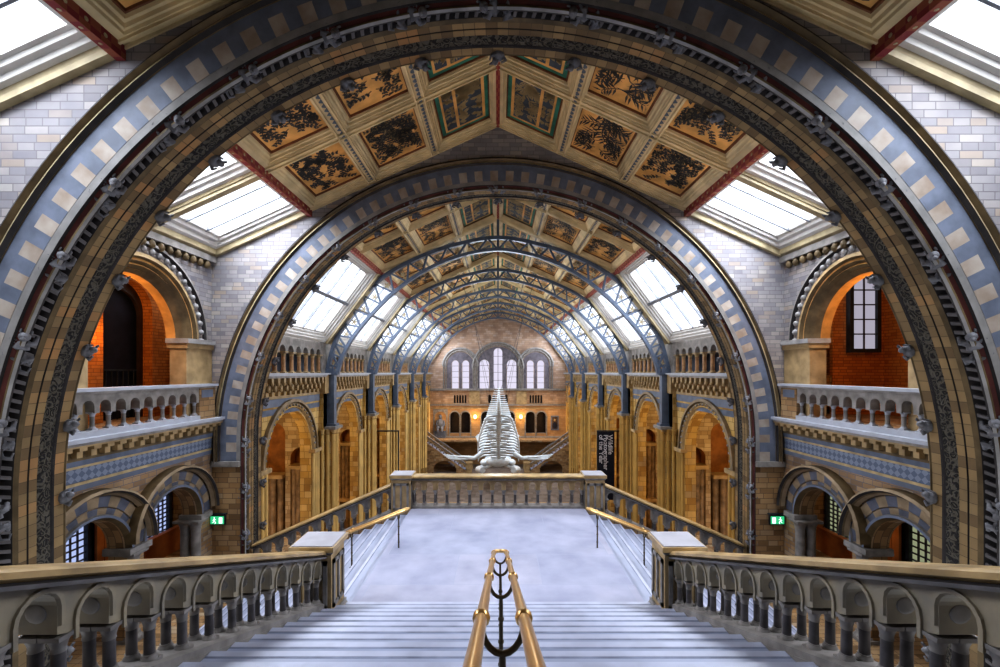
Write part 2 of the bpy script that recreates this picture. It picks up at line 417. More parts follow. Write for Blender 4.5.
# ---------------------------------------------------------------- great stone arches
def great_arch(D0, label, zleg_in):
    T = thing('stone_arch', label, 'arch', (0, D0, zleg_in))
    mp = lambda u, t, z: (u, D0+t, z)
    # outer hood moulding
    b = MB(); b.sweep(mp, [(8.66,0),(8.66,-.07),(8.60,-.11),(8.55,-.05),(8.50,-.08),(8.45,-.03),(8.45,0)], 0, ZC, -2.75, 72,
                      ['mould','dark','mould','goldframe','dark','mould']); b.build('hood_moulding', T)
    # striped band : alternating voussoirs
    n = 108
    b = MB()
    b.sweep(mp, [(8.45,-.012),(8.27,-.012)], 0, ZC, -2.7, n, ['tileb'])
    b.sweep(mp, [(8.27,-.015),(7.96,-.015)], 0, ZC, -2.7, n, [('tileb','tilep')], step=.245)
    b.sweep(mp, [(7.96,-.012),(7.84,-.012)], 0, ZC, -2.7, n, ['palestrip'])
    b.build('striped_voussoir_band', T)
    # lower plain brick of the jamb face under the stripes
    for e in (-1, 1):
        b = MB(); x0, x1 = e*7.84, e*8.70
        b.face([(x0,D0,-2.7),(x1,D0,-2.7),(x1,D0,zleg_in),(x0,D0,zleg_in)], 'tan')
        b.box(min(x0,x1), max(x0,x1), D0-.10, D0+.02, -2.86, -2.7, 'stone'); b.build('jamb_brickwork', T)
    b = MB(); b.sweep(mp, [(7.84,-.01),(7.84,.04),(7.78,.07),(7.77,.05),(7.73,.04),(7.71,.08),(7.74,.14),(7.80,.16)], 0, ZC, zleg_in, 72,
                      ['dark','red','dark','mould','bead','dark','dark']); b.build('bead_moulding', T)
    # hollow with two rows of dogtooth
    b = MB()
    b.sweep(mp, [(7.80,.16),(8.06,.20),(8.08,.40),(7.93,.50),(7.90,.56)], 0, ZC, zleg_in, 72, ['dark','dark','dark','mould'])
    dz = .155
    sts = []
    L = ZC-zleg_in
    for i in range(int(L/dz)): sts += [(-1,0,zleg_in+i*dz),(1,0,zleg_in+i*dz)]
    na = int(7.9*pi/dz)
    for i in range(na+1):
        a = pi*i/na; sts.append((-cos(a), sin(a), ZC))
    for dx, dzz, oz in sts:
        tx, tz = (-dzz*1.0, dx*1.0)       # tangent
        def P(r, t, w): return (dx*r+tx*w, D0+t, oz+dzz*r+tz*w)
        for (r0,t0,r1,t1,sk) in ((7.80,.13,7.93,.24,0),(7.93,.27,7.89,.44,.05)):
            A = [P(r0,t0,-.028+0), P(r0,t0,.028), P(r0+.05,t0+.02,.028), P(r0+.05,t0+.02,-.028)]
            B = [P(r1,t1,-.028+sk), P(r1,t1,.028+sk), P(r1+.05,t1+.02,.028+sk), P(r1+.05,t1+.02,-.028+sk)]
            b.hexa(A, B, 'rung')
    b.build('dogtooth_moulding', T)
    # soffit
    b = MB()
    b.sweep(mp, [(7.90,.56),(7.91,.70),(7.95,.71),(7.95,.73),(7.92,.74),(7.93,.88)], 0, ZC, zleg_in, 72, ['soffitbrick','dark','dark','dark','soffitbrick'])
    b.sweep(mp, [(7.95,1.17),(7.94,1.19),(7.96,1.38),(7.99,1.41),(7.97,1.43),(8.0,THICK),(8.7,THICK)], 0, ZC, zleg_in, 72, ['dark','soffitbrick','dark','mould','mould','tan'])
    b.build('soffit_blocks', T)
    b = MB(); b.sweep(mp, [(7.93,.88),(7.97,.90),(7.95,1.02),(7.97,1.15),(7.95,1.17)], 0, ZC, zleg_in, 96, ['dark','leaf','leaf','dark']); b.build('carved_leaf_band', T)
    # carved beasts and bosses every ~10 degrees
    def place(src, nm, r, t, th=None, leg=None, flip=False):
        if th is not None:
            dx, dzz, c = -cos(th), sin(th), Vector((-cos(th)*r, D0+t, ZC+sin(th)*r))
        else:
            dx, dzz = leg[0], 0; c = Vector((leg[0]*r, D0+t, leg[1]))
        inward = Vector((-dx, 0, -dzz)); yax = Vector((0,-1,0))*.75 + inward*.65; yax.normalize()
        tang = Vector((-dzz, 0, dx)) if dx < 0 else Vector((dzz, 0, -dx))
        if nm == 'carved_boss': yax = inward.copy()
        up = tang if tang.z > 0 or abs(tang.z) < .01 else -tang
        up = up.normalized(); yy = -yax; xx = up.cross(yy).normalized()*-1
        xx = yy.cross(up).normalized(); yy = up.cross(xx)
        R = Matrix((xx, yy, up)).transposed().to_4x4()
        o = bpy.data.objects.new(nm, src); COL.objects.link(o)
        o.parent = T; o.matrix_parent_inverse = T.matrix_world.inverted(); o.matrix_basis = Matrix.Translation(c) @ R
    for k in range(-8, 9):
        th = pi/2+radians(10.2*k)
        place(BEAST, 'carved_beast', 7.86, .20, th); place(BOSS, 'carved_boss', 7.97, 1.36, th)
    z = ZC-.15
    while z > zleg_in+.5:
        for e in (-1, 1):
            place(BEAST, 'carved_beast', 7.86, .20, leg=(e, z)); place(BOSS, 'carved_boss', 7.97, 1.36, leg=(e, z))
        z -= 1.42
    return T
great_arch(NEAR, 'huge near round stone arch with blue and cream voussoirs framing the whole view', -7.5)
great_arch(NEAR+PITCH, 'second smaller-looking round stone arch standing beyond the stair landing', -7.5)
for i, D0 in enumerate((NEAR, NEAR+PITCH)):
    b = MB(); mp = lambda u, t, z: (u, D0+t, z)
    b.panel(mp, -XS-.4 if i == 0 else -XS-.4, XS+.4, -7.5, lambda u: roof(u)+.3, [(0, 8.62, -9, ZC)], 0.005, THICK-.01, 'wall', kinks=(0,), n=30)
    struct(b.build('wall_cross'))

# ---------------------------------------------------------------- vestibule side walls (both bays)
def side_map(e, X=XS): return lambda u, t, z: (e*(X+t), u, z)
def near_side(e):
    nm = SIDE[e]; mp = side_map(e)
    b = MB()
    y0, y1 = NEAR+THICK-.02, NEAR+PITCH+.02
    b.panel(mp, y0, y1, -6.4, roof(XS)+.25, [(9.5,.95,-9,-4.13),(11.93,1.0,-9,-4.13),(10.87,1.95,-1.3,.92)], 0, .45, 'wall', rmat='tan', n=12)
    W = struct(b.build('wall_'+nm))
    # ring of the upper arch: stepped golden orders plus scalloped hood
    b = MB()
    b.sweep(mp, [(2.32,0),(2.32,-.1),(2.24,-.12),(2.2,-.02),(2.05,-.02)], 10.87, .92, 0, 32, ['bead','stone','dark','wall'], legs=False)
    n = 26
    for i in range(n+1):
        a = pi*i/n; b.ball(mp(10.87-cos(a)*2.12, -.04, .92+sin(a)*2.12), .085, 'bead', 6, 4)
    b.build('scalloped_hood', W)
    b = MB()
    b.sweep(mp, [(2.0,0),(2.0,-.05),(1.9,-.07),(1.86,.02),(1.8,.0),(1.74,.10),(1.70,.06),(1.62,.18),(1.60,.14),(1.52,.28),(1.52,.55)], 10.87, .92, 0, 32,
            ['stone','warmstone','mould','intr','mould','intr','mould','intr','mould','intr'], legs=False)
    b.build('arch_moulding', W)
    # capitals/impost blocks of upper arch
    b = MB()
    for (ya, yb) in ((12.3, 13.50), (8.22, 9.42)):
        b.box(-.14, .5, ya, yb, .82, .95, 'bead', mp=lambda x,y,z: mp(y,x,z)); b.box(-.08, .5, ya+.05, yb, .68, .82, 'warmstone', mp=lambda x,y,z: mp(y,x,z))
        b.box(-.02, .45, ya+.10, yb, -1.3, .68, 'warmstone', mp=lambda x,y,z: mp(y,x,z))
    b.build('impost', W)
    # corbelled cornice directly under the skylight
    b = MB()
    b.box(-.16, .1, y0, y1, 3.32, 3.50, 'stone', mp=lambda x,y,z: mp(y,x,z))
    k = 0; y = y0+.15
    while y < y1-.1:
        b.ball(mp(y,-.10,3.2), (.10,.10,.12), 'mould', 6, 4); b.box(-.12,0,y-.04,y+.04,3.2,3.33,'mould',mp=lambda x,y_,z: mp(y_,x,z)); y += .3
    b.build('ball_cornice', W)
    # ledge, dentils, frieze
    bx = lambda B, t0, t1, a, c, z0, z1, m, top=None: B.box(t0, t1, a, c, z0, z1, m, top, mp=lambda x,y,z: mp(y,x,z))
    b = MB(); bx(b, -.42, .45, y0, y1, -1.42, -1.34, 'ledge'); bx(b, -.36, .1, y0, y1, -1.48, -1.42, 'stone'); b.build('ledge', W)
    b = MB(); bx(b, -.10, .02, y0, y1, -1.82, -1.46, 'mould')
    y = y0+.1
    while y < y1-.1:
        bx(b, -.30, .0, y, y+.17, -1.60, -1.48, 'warmstone'); bx(b, -.22, .0, y+.02, y+.15, -1.74, -1.60, 'warmstone'); y += .32
    bx(b, -.34, 0, y0, y1, -1.52, -1.47, 'warmstone')
    b.build('dentil_course', W)
    b = MB()
    for z0, z1, m, t in ((-1.93,-1.82,'bluedk',-.09),(-1.99,-1.93,'yellowline',-.05),(-2.28,-1.99,'diaper',-.03),(-2.34,-2.28,'yellowline',-.05),(-2.46,-2.34,'blue',-.03)):
        bx(b, t, .02, y0, y1, z0, z1, m)
    b.build('painted_frieze', W)
    # lower twin arches
    b = MB()
    for uc, r in ((9.5,.95),(11.93,1.0)):
        b.sweep(mp, [(1.56,0),(1.56,-.26),(1.50,-.30),(1.46,-.24),(1.44,-.2),(1.40,-.1)], uc, -4.02, 0, 20, ['mould','vouwarm','dark','mould','vouwarm'], legs=False, rise=.96)
        b.sweep(mp, [(1.42,-.06),(1.18,-.05)], uc, -4.1, 0, 15, [('voudk','vouwarm')], legs=False)
        b.sweep(mp, [(1.18,-.04),(1.0+.02,-.04)], uc, -4.12, 0, 15, [('vouwarm','voudk')], legs=False)
        b.sweep(mp, [(r+.1,-.03),(r+.08,-.1),(r+.02,-.1),(r-.03,.03),(r-.04,.45)], uc, -4.13, 0, 24, ['stone','blue','mould','tan'], legs=False)
    b.build('arch_voussoirs', W)
    # responds / columns of the lower arches
    for (yy, dd) in ((8.42,.12),(10.62,.16),(12.86,.14)):
        for tt in (-.02, .3):
            c = inst(LOWCOL, 'respond_column', W, mp(yy+(.0 if tt < .2 else .02), tt+.05, -6.4))
    b = MB()
    for ya, yb in ((8.2,8.62),(10.36,10.98),(12.84,13.3)): bx(b, -.16, .5, ya-.02, yb+.02, -4.27, -4.13, 'stone')
    b.build('impost', W)
    # balcony balustrade with its own posts
    G = thing('balcony_balustrade', 'pale stone balcony balustrade with little arches on the %s side wall' % nm, 'balustrade', mp(8.3,-.1,-1.34))
    b = MB(); sp = .395; us = [8.43+sp*i for i in range(11)]
    b.panel(lambda u,t,z: mp(u,t,z), 8.22, 12.62, -.86, -.45, [(u, .135, -2, -.72) for u in us if u < 12.6], -.22, .0, 'stone', n=5); b.build('arched_panel', G)
    b = MB(); bx(b, -.28, .06, 8.22, 13.3, -.45, -.40, 'stone'); bx(b, -.32, .1, 8.22, 13.35, -.40, -.33, 'ledge'); b.build('hand_rail', G)
    b = MB(); bx(b, -.26, .06, 8.22, 12.62, -1.34, -1.22, 'ledge'); b.build('plinth', G)
    b = MB(); bx(b, -.24, .02, 12.62, 13.3, -1.34, -.44, 'tan'); bx(b, -.25, .0, 12.7, 13.2, -.72, -.5, 'blue'); b.build('end_pier', G)
    for u in us:
        inst(BALC, 'baluster', G, mp(u+sp/2, -.11, -1.22))
    # rooms behind -----------------------------------------------------------
    R = MB()
    bx(R, .45, 4.6, 7.2, 17, -1.75, -1.40, 'tan'); struct(R.build('floor'))
    R = MB()
    bx(R, 4.2, 4.5, 7.2, 17, -1.4, 4.4, 'orange')
    bx(R, .45, 4.5, 16.7, 17, -1.4, 4.4, 'orange'); bx(R, .45, 4.5, 7.0, 7.2, -1.4, 4.4, 'orange')
    struct(R.build('wall_gallery'))
    R = MB(); bx(R, 0.45, 4.6, 7.0, 17, 4.4, 4.6, 'roofdk'); struct(R.build('ceiling_gallery'))
    R = MB(); bx(R, 3.6, 3.9, 6.0, 16.6, -6.4, -1.75, 'wooddk')
    bx(R, .45, 3.9, 16.6, 16.8, -6.4, -1.75, 'tan'); bx(R, .45, 3.9, 5.9, 6.1, -6.4, -1.75, 'tan'); struct(R.build('wall_ground_room'))
    return W
LOWCOL = column_mesh(2.14, .13, 'stone', 'stone', 'respond_column', .1, .12)
BALC = column_mesh(.38, .045, 'stone', 'ledge', 'baluster', .2, .25, 8)
for e in (-1, 1): near_side(e)
# gallery fittings
def tall_window(nm, c, w, h, axis, mat, label=None, arched=True, bars=(2,5)):
    """leaded window: axis 'x' spans x, facing -y ; axis 'y' spans y. c = bottom centre"""
    mpw = (lambda u,t,z: (c[0]+u, c[1]+t, c[2]+z)) if axis == 'x' else (lambda u,t,z: (c[0]+t, c[1]+u, c[2]+z))
    b = MB(); zs = h-w/2 if arched else h
    b.panel(mpw, -w/2-.12, w/2+.12, -.12, h+.12, [(0, w/2, 0, zs, w/2 if arched else .001)], -.08, .10, 'irondk', n=8)
    F = b.build(nm)
    sg = -1 if (axis == 'y' and c[0] < 0) else 1
    b = MB(); b.box(-w/2, w/2, .03*sg, .05*sg, 0, h, mat, mp=lambda x,y,z: mpw(x,y,z)); b.build('pane', F)
    b = MB()
    for i in range(1, bars[0]+1):
        u = -w/2+w*i/(bars[0]+1); b.box(u-.02, u+.02, -.02, .02, 0, h, 'lead', mp=lambda x,y,z: mpw(x,y,z))
    for j in range(1, bars[1]+1):
        z = h*j/(bars[1]+1); b.box(-w/2, w/2, -.02, .02, z-.02, z+.02, 'lead', mp=lambda x,y,z: mpw(x,y,z))
    b.build('leading', F)
    return F
struct(tall_window('window_gallery', (12.05, 14.62, .78), .78, 2.42, 'x', M['wingrey'], bars=(1,4)))
b = MB(); b.box(11.2, 12.95, 14.85, 15.0, -1.4, 4.4, 'orange'); struct(b.build('wall_gallery'))
# dark doorway and iron stair railing in left gallery
b = MB()
b.panel(lambda u,t,z: (-11.0-t, u, z), 7.2, 16.7, -1.4, 4.4, [(13.25,.88,-2,1.9)], 0, .35, 'orange', n=8); struct(b.build('wall_gallery'))
b = MB()
b.panel(lambda u,t,z: (-11.3-t, u, z), 12.3, 14.2, -1.4, 2.9, [(13.25,.75,-2,1.75)], 0, .1, 'wooddk', n=8)
D = struct(b.build('door_1')); b2 = MB(); b2.box(-11.6,-11.5,12.3,14.2,-1.4,2.8,'black'); b2.build('dark_backing', D)  # black sheet stands in for the darkness beyond the opening
G = thing('iron_railing', 'black iron stair railing inside the orange left gallery', 'railing', (-11.4, 9, -1.4))
b = MB(); b.box(-11.43,-11.37,9.2,14.4,.05,.10,'irondk'); b.build('top_rail', G)
bm_ = MB(); bm_.lathe(0,0,[(.02,0),(.02,1.45)],'irondk',5); BARM = mesh_of(bm_, 'iron_bar')
for i in range(26): inst(BARM, 'iron_bar', G, (-11.4, 9.3+i*.2, -1.4))
# ground rooms: lattice windows, timber screens
for e in (-1, 1):
    nm = SIDE[e]
    wm = M['winblue'] if e < 0 else M['wingreen']
    F = struct(tall_window('window_ground', (e*12.2, 12.55, -6.3), 1.1, 2.6, 'y', wm, bars=(4,12), arched=False))
    F = struct(tall_window('window_ground', (e*12.2, 15.75, -5.9), 1.2, 2.0, 'y', wm, bars=(5,12), arched=False))
    T = thing('timber_screen', 'orange timber partition behind the lower %s twin arches' % nm, 'screen', (e*10.6, 11, -6.4))
    b = MB(); 
    for k in range(5): b.box(e*12.0-.04, e*12.0+.04, 13.25+k*.26, 13.48+k*.26, -6.4, -2.6, 'wood')
    b.build('upright_boards', T)
    b = MB(); b.box(e*11.6-.05, e*11.6+.05, 14.6, 16.5, -6.4, -5.6, 'wood'); b.box(e*11.6-.1, e*11.6+.1, 14.6, 16.5, -5.65, -5.55, 'wood'); b.build('low_panelling', T)
    T = thing('exit_sign', 'green lit exit sign on the brickwork %s of the second arch' % ('left' if e < 0 else 'right'), 'sign', (e*8.47, 13.5, -4.45))
    x = e*8.47-(.02)
    b = MB(); b.box(x-.22,x+.22,13.43,13.5,-4.60,-4.33,'irondk'); b.box(x-.2,x+.2,13.415,13.43,-4.58,-4.35,'exitg'); b.build('sign_box', T)
    b = MB(); b.box(x-.26,x+.26,13.38,13.5,-4.30,-4.27,'irondk'); b.build('bracket', T)
    b = MB()      # running figure and doorway
    q = 1 if e < 0 else -1
    b.box(x+q*.11-.05, x+q*.11+.05, 13.405,13.415,-4.56,-4.38,'exitw'); b.build('doorway_symbol', T); b = MB()
    fx = x-q*.08
    b.ball((fx,13.41,-4.39), (.02,.008,.02), 'exitw', 8, 4)
    for a_, c_ in (((0,-.02),(0,-.10)),((0,-.10),(.04,-.14)),((.04,-.14),(.02,-.18)),((0,-.10),(-.05,-.15)),((0,-.04),(.045,-.06)),((0,-.04),(-.045,-.08))):
        b.tube([(fx+q*a_[0],13.41,-4.39+a_[1]),(fx+q*c_[0],13.41,-4.39+c_[1])], .011, 'exitw', 5)
    b.build('running_figure', T)

# ---------------------------------------------------------------- coffered ceilings
def motif(b, mp, x0, x1, y0, y1, seed, mat):
    rnd = random.Random(seed); W, H = x1-x0, y1-y0
    def leaf(px, py, a, l, w, m):
        d = (cos(a), sin(a)); n = (-d[1], d[0])
        pts = [(px,py),(px+d[0]*l*.35+n[0]*w,py+d[1]*l*.35+n[1]*w),(px+d[0]*l,py+d[1]*l),(px+d[0]*l*.35-n[0]*w,py+d[1]*l*.35-n[1]*w)]
        pts = [(min(max(p,x0),x1),min(max(q,y0),y1)) for p,q in pts]
        b.face([mp(p,q) for p,q in pts], m)
    style = seed % 3
    def branch(px, py, a, n, wid):
        for i in range(n):
            st = W*.075; nx, ny = px+cos(a)*st, py+sin(a)*st
            if not (x0+.03 < nx < x1-.03 and y0+.03 < ny < y1-.03): break
            ox, oy = -sin(a)*wid, cos(a)*wid
            b.face([mp(px+ox,py+oy),mp(nx+ox,ny+oy),mp(nx-ox,ny-oy),mp(px-ox,py-oy)], mat)
            L = (.20 if style == 0 else .11)*(1 if style else 1.6)*min(1, W/1.2+.15)
            for sg in (-1, 1):
                leaf(nx, ny, a+sg*(.7+rnd.random()*.4), L*(.8+rnd.random()*.4), .028 if style == 0 else .038, mat)
            if style == 2 and rnd.random() < .5: leaf(nx, ny, a+rnd.uniform(-1,1)*2, .08, .04, M['leaflt'])
            a += rnd.uniform(-.28,.28); px, py = nx, ny
            if style and rnd.random() < .33 and n > 4: branch(px, py, a+rnd.choice((-1,1))*1.1, n-i-3, wid*.8)
    branch((x0+x1)/2+W*.05*(seed%2), y0+.04, pi/2+rnd.uniform(-.3,.3), 16, .018)
    for sg in (-1, 1): branch((x0+x1)/2+sg*W*.2, y0+.05, pi/2+sg*rnd.uniform(.0,.5), 13, .014)
    for sg in (-1, 1):
        for q in (.22,.42,.62,.80): branch((x0+x1)/2+sg*W*.04, y0+H*q, pi/2-sg*1.05, 9, .012)
        branch((x0+x1)/2+sg*W*.3, y0+H*.5, pi/2-sg*.2, 7, .012)
def ceiling_bay(D0, D1, seed=0):
    """frame mesh + list of painted panels"""
    mp = lambda x, y, h: (x, y, roof(x)+h)
    b = MB(); panels = []
    xs = [0, 1.9, 3.8, 5.69]; hw = .12
    ys = [D0, (D0+D1)/2, D1]; 
    for e in (-1, 1):
        for i in range(3):
            a, c = xs[i]+hw, xs[i+1]-hw
            for j in range(2):
                p, q = ys[j]+(.16 if j == 0 else .1), ys[j+1]-(.16 if j == 1 else .1)
                lv = [(0,0),(.02,.0),(.03,.05),(.06,.055),(.07,.12),(.11,.13),(.12,.19),(.145,.195),(.15,.245)]
                loops = [[(e*(a+o),p+o,h),(e*(c-o),p+o,h),(e*(c-o),q-o,h),(e*(a+o),q-o,h)] for o, h in lv]
                for k in range(len(lv)-1):
                    mt = 'cream' if k < 6 else 'borderr'
                    for w in range(4):
                        A, B, C_, D_ = loops[k][w], loops[k][(w+1)%4], loops[k+1][(w+1)%4], loops[k+1][w]
                        b.face([mp(*A), mp(*B), mp(*C_), mp(*D_)], mt)
                o = .15
                P = MB(); x0, x1, y0, y1 = a+o, c-o, p+o, q-o
                mpp = lambda x, y, h=.355: mp(e*x, y, h-.12)
                centre = i == 0
                P.face([mpp(x0,y0,.36),mpp(x1,y0,.36),mpp(x1,y1,.36),mpp(x0,y1,.36)], 'panelg' if centre else 'panelo')
                if centre:
                    P.face([mpp(x0+.1,y0+.1,.357),mpp(x1-.1,y0+.1,.357),mpp(x1-.1,y1-.1,.357),mpp(x0+.1,y1-.1,.357)], 'panelo')
                    for (u0,u1,v0,v1) in ((x0+.18,x0+.62*(x1-x0),y0+.18,y1-.18),(x0+.68*(x1-x0),x1-.16,y0+.18,y1-.18)):
                        P.face([mpp(u0,v0,.354),mpp(u1,v0,.354),mpp(u1,v1,.354),mpp(u0,v1,.354)], 'panelin')
                        motif(P, lambda x, y: mpp(x, y, .350), u0, u1, v0, v1, 3*seed+i+j+5*(e>0), M['leaflt'])
                else:
                    P.face([mpp(x0+.02,y0+.02,.358),mpp(x1-.02,y0+.02,.358),mpp(x1-.02,y1-.02,.358),mpp(x0+.02,y1-.02,.358)], 'panelo')
                    motif(P, lambda x, y: mpp(x, y, .352), x0+.05, x1-.05, y0+.05, y1-.05, 6*seed+i*2+j*3+(e>0), M['leafdk'])
                panels.append(P)
        # ribs
        for i, x in enumerate(xs):
            x0 = max(0, x-hw); x1 = x+hw
            if i == 3: x1 = x
            b.face([mp(e*x0,D0,0),mp(e*x1,D0,0),mp(e*x1,D1,0),mp(e*x0,D1,0)], 'cream')
            if 0 < i < 3:
                b.face([mp(e*(x-.04),D0,-.012),mp(e*(x+.04),D0,-.012),mp(e*(x+.04),D1,-.012),mp(e*(x-.04),D1,-.012)], 'ribpat')
                for u in (-.12,.085): b.box(e*(x+u), e*(x+u+.035), D0, D1, roof(x+u)-.06, roof(x+u)+.02, 'cream')
        for j, y in enumerate(ys):
            w0, w1 = (0,.16) if j == 0 else ((-.1,.1) if j == 1 else (-.16,0))
            b.face([mp(0,y+w0,0),mp(e*5.69,y+w0,0),mp(e*5.69,y+w1,0),mp(0,y+w1,0)], 'cream')
            for u in ((w0,w0+.04),(w1-.04,w1)):
                for (xa, xb) in ((0,5.69),):
                    b.hexa([mp(e*xa,y+u[0],-.05),mp(e*xa,y+u[1],-.05),mp(e*xa,y+u[1],.02),mp(e*xa,y+u[0],.02)],[mp(e*xb,y+u[0],-.05),mp(e*xb,y+u[1],-.05),mp(e*xb,y+u[1],.02),mp(e*xb,y+u[0],.02)],'cream')
        # roof deck above
        b.face([mp(0,D0,.34),mp(e*5.69,D0,.34),mp(e*5.69,D1,.34),mp(0,D1,.34)], 'roofdk')
    b.box(-.05,.05,D0,D1,RIDGE-.06,RIDGE,'redbeam')
    beams = []
    for e in (-1, 1):
        B = MB(); z = roof(5.69)
        B.box(min(e*5.66,e*5.80),max(e*5.66,e*5.80),D0,D1,z-.20,z+.30,'redbeam')
        y = D0+.2
        while y < D1-.1:
            B.ball((e*5.655,y,z-.08),(.008,.035,.035),'goldframe',6,4); B.ball((e*5.73,y,z-.203),(.03,.03,.006),'goldframe',6,4); y += .3
        beams.append(B)
    return b, panels, beams
def make_ceiling(D0, D1, seed, nm='ceiling'):
    b, P, B = ceiling_bay(D0, D1, seed)
    C = struct(b.build(nm))
    for p in P: p.build('painted_panel', C)
    for q in B: q.build('red_beam', C)
    return C
YA = NEAR+THICK
make_ceiling(YA-.02, NEAR+PITCH+.02, 1)
make_ceiling(1.4, NEAR+.02, 2)
C0 = make_ceiling(HALL0-.05, HALL0-.05+6.72, 3)
for i in range(1, 6): copy_tree(C0, (0, PITCH*i, 0))

# ---------------------------------------------------------------- skylights
WN = [0]
def skylight(mp, x0, x1, y0, y1, nbx, mid, e, depth=.34, flip=1, edge='goldframe'):
    """mp(x,y,h); nested white frame, glass, bars running in x"""
    WN[0] += 1
    b = MB()
    lv = [(-.14,0),(.0,-.02),(.02,.05),(.10,.07),(.12,.15),(.20,.17),(.22,.24),(.28,.25),(.30,depth)]
    loops = [[(x0+o,y0+o,h),(x1-o,y0+o,h),(x1-o,y1-o,h),(x0+o,y1-o,h)] for o, h in lv]
    for k in range(len(lv)-1):
        for w in range(4):
            b.face([mp(*loops[k][w]),mp(*loops[k][(w+1)%4]),mp(*loops[k+1][(w+1)%4]),mp(*loops[k+1][w])], edge if k < 2 else 'creamw')
    F = struct(b.build('window_%d' % WN[0]))
    o = .29; P = MB(); P.face([mp(x0+o,y0+o,depth-.02),mp(x1-o,y0+o,depth-.02),mp(x1-o,y1-o,depth-.02),mp(x0+o,y1-o,depth-.02)], 'pane'); P.build('pane', F)
    B = MB()
    for i in range(1, nbx+1):
        y = y0+(y1-y0)*i/(nbx+1)
        B.hexa([mp(x0+.1,y-.025,depth-.1),mp(x0+.1,y+.025,depth-.1),mp(x0+.1,y+.025,depth),mp(x0+.1,y-.025,depth)],
               [mp(x1-.1,y-.025,depth-.1),mp(x1-.1,y+.025,depth-.1),mp(x1-.1,y+.025,depth),mp(x1-.1,y-.025,depth)],'glazing')
    if mid:
        xm = (x0+x1)/2
        B.hexa([mp(xm-.07,y0,depth-.22),mp(xm+.07,y0,depth-.22),mp(xm+.07,y0,depth),mp(xm-.07,y0,depth)],
               [mp(xm-.07,y1,depth-.22),mp(xm+.07,y1,depth-.22),mp(xm+.07,y1,depth),mp(xm-.07,y1,depth)],'glazing')
    B.build('glazing_bar', F)
    return F
def area(loc, rot, sx, sy, power, col=(1,1,1), name='skylight_daylight', spread=158):
    l = bpy.data.lights.new(name, 'AREA'); l.shape = 'RECTANGLE'; l.size = sx; l.size_y = sy; l.energy = power; l.color = col; l.spread = radians(spread)
    o = bpy.data.objects.new(name, l); COL.objects.link(o); o.location = loc; o.rotation_euler = rot; return o
def point(loc, power, col, r=.25, name='warm_lamp'):
    l = bpy.data.lights.new(name, 'POINT'); l.energy = power; l.color = col; l.shadow_soft_size = r
    o = bpy.data.objects.new(name, l); COL.objects.link(o); o.location = loc; return o
SKYC = (.86,.91,1.0)
sl = math.atan(SLOPE)
for (D0, D1) in ((YA-.02, NEAR+PITCH+.02), (1.4, NEAR+.02)):
    for e in (-1, 1):
        mp = lambda x, y, h: (e*x, y, roof(x)+h)
        ym = (D0+D1)/2
        for (a, c) in ((D0+.14, ym-.12), (ym+.12, D1-.14)):
            skylight(mp, 5.88, 8.52, a, c, 2, False, e)
        b = MB()
        b.hexa([mp(5.8,ym-.09,-.10),mp(5.8,ym+.09,-.10),mp(5.8,ym+.09,.1),mp(5.8,ym-.09,.1)],[mp(8.7,ym-.09,-.10),mp(8.7,ym+.09,-.10),mp(8.7,ym+.09,.1),mp(8.7,ym-.09,.1)],'goldframe')
        for (ya, yb) in ((D0,D0+.14),(D1-.14,D1)):
            b.hexa([mp(5.8,ya,-.12),mp(5.8,yb,-.12),mp(5.8,yb,.1),mp(5.8,ya,.1)],[mp(8.7,ya,-.12),mp(8.7,yb,-.12),mp(8.7,yb,.1),mp(8.7,ya,.1)],'goldframe')
        b.hexa([mp(8.5,D0,-.1),mp(8.5,D1,-.1),mp(8.5,D1,.1),mp(8.5,D0,.1)],[mp(8.72,D0,-.1),mp(8.72,D1,-.1),mp(8.72,D1,.1),mp(8.72,D0,.1)],'goldframe')
        struct(b.build('trim_%d' % (WN[0]//2)))
        area((e*7.2, ym, roof(7.2)+.75), (0, e*sl if e > 0 else -sl, 0), 2.9, (D1-D0)-.2, 980 if D0 > 5 else 680, SKYC)
A_, B_ = (5.78, 4.86), (8.32, 1.45)
Ls = math.hypot(B_[0]-A_[0], B_[1]-A_[1]); ux, uz = (B_[0]-A_[0])/Ls, (B_[1]-A_[1])/Ls
def steep(e): return lambda s, y, h: (e*(A_[0]+ux*s-uz*h), y, A_[1]+uz*s+ux*h)
HB = {}
for e in (-1, 1):
    mp = steep(e)
    W0 = skylight(mp, .14, Ls-.12, HALL0+.3, HALL0+PITCH-.45, 4, True, e, edge='creamw')
    for i in range(1, 6):
        WN[0] += 1; c = copy_tree(W0, (0,PITCH*i,0)); c.name = 'window_%d' % WN[0]
    b = MB()
    for i in range(7):
        y = HALL0-.12+PITCH*i
        b.hexa([mp(0,y-.3,-.12),mp(0,y+.28,-.12),mp(0,y+.28,.3),mp(0,y-.3,.3)],[mp(Ls,y-.3,-.12),mp(Ls,y+.28,-.12),mp(Ls,y+.28,.3),mp(Ls,y-.3,.3)],'goldframe')
    struct(b.build('trim_rafter'))
    for i in range(6):
        y = HALL0+PITCH*i+3.3
        c = Vector(mp(Ls/2, y, 1.0)); ang = math.atan2(ux, -uz)   # tilt
        n = Vector((-e*(-uz), 0, -ux)).normalized()             # inward normal
        o = area(c, (0,0,0), 4.2, 6.0, 800, SKYC)
        o.rotation_euler = n.to_track_quat('-Z', 'Y').to_euler()
        zq = n.to_track_quat('-Z', 'Y'); 
        # keep the long side along the hall
        o.data.size, o.data.size_y = 4.2, 6.0

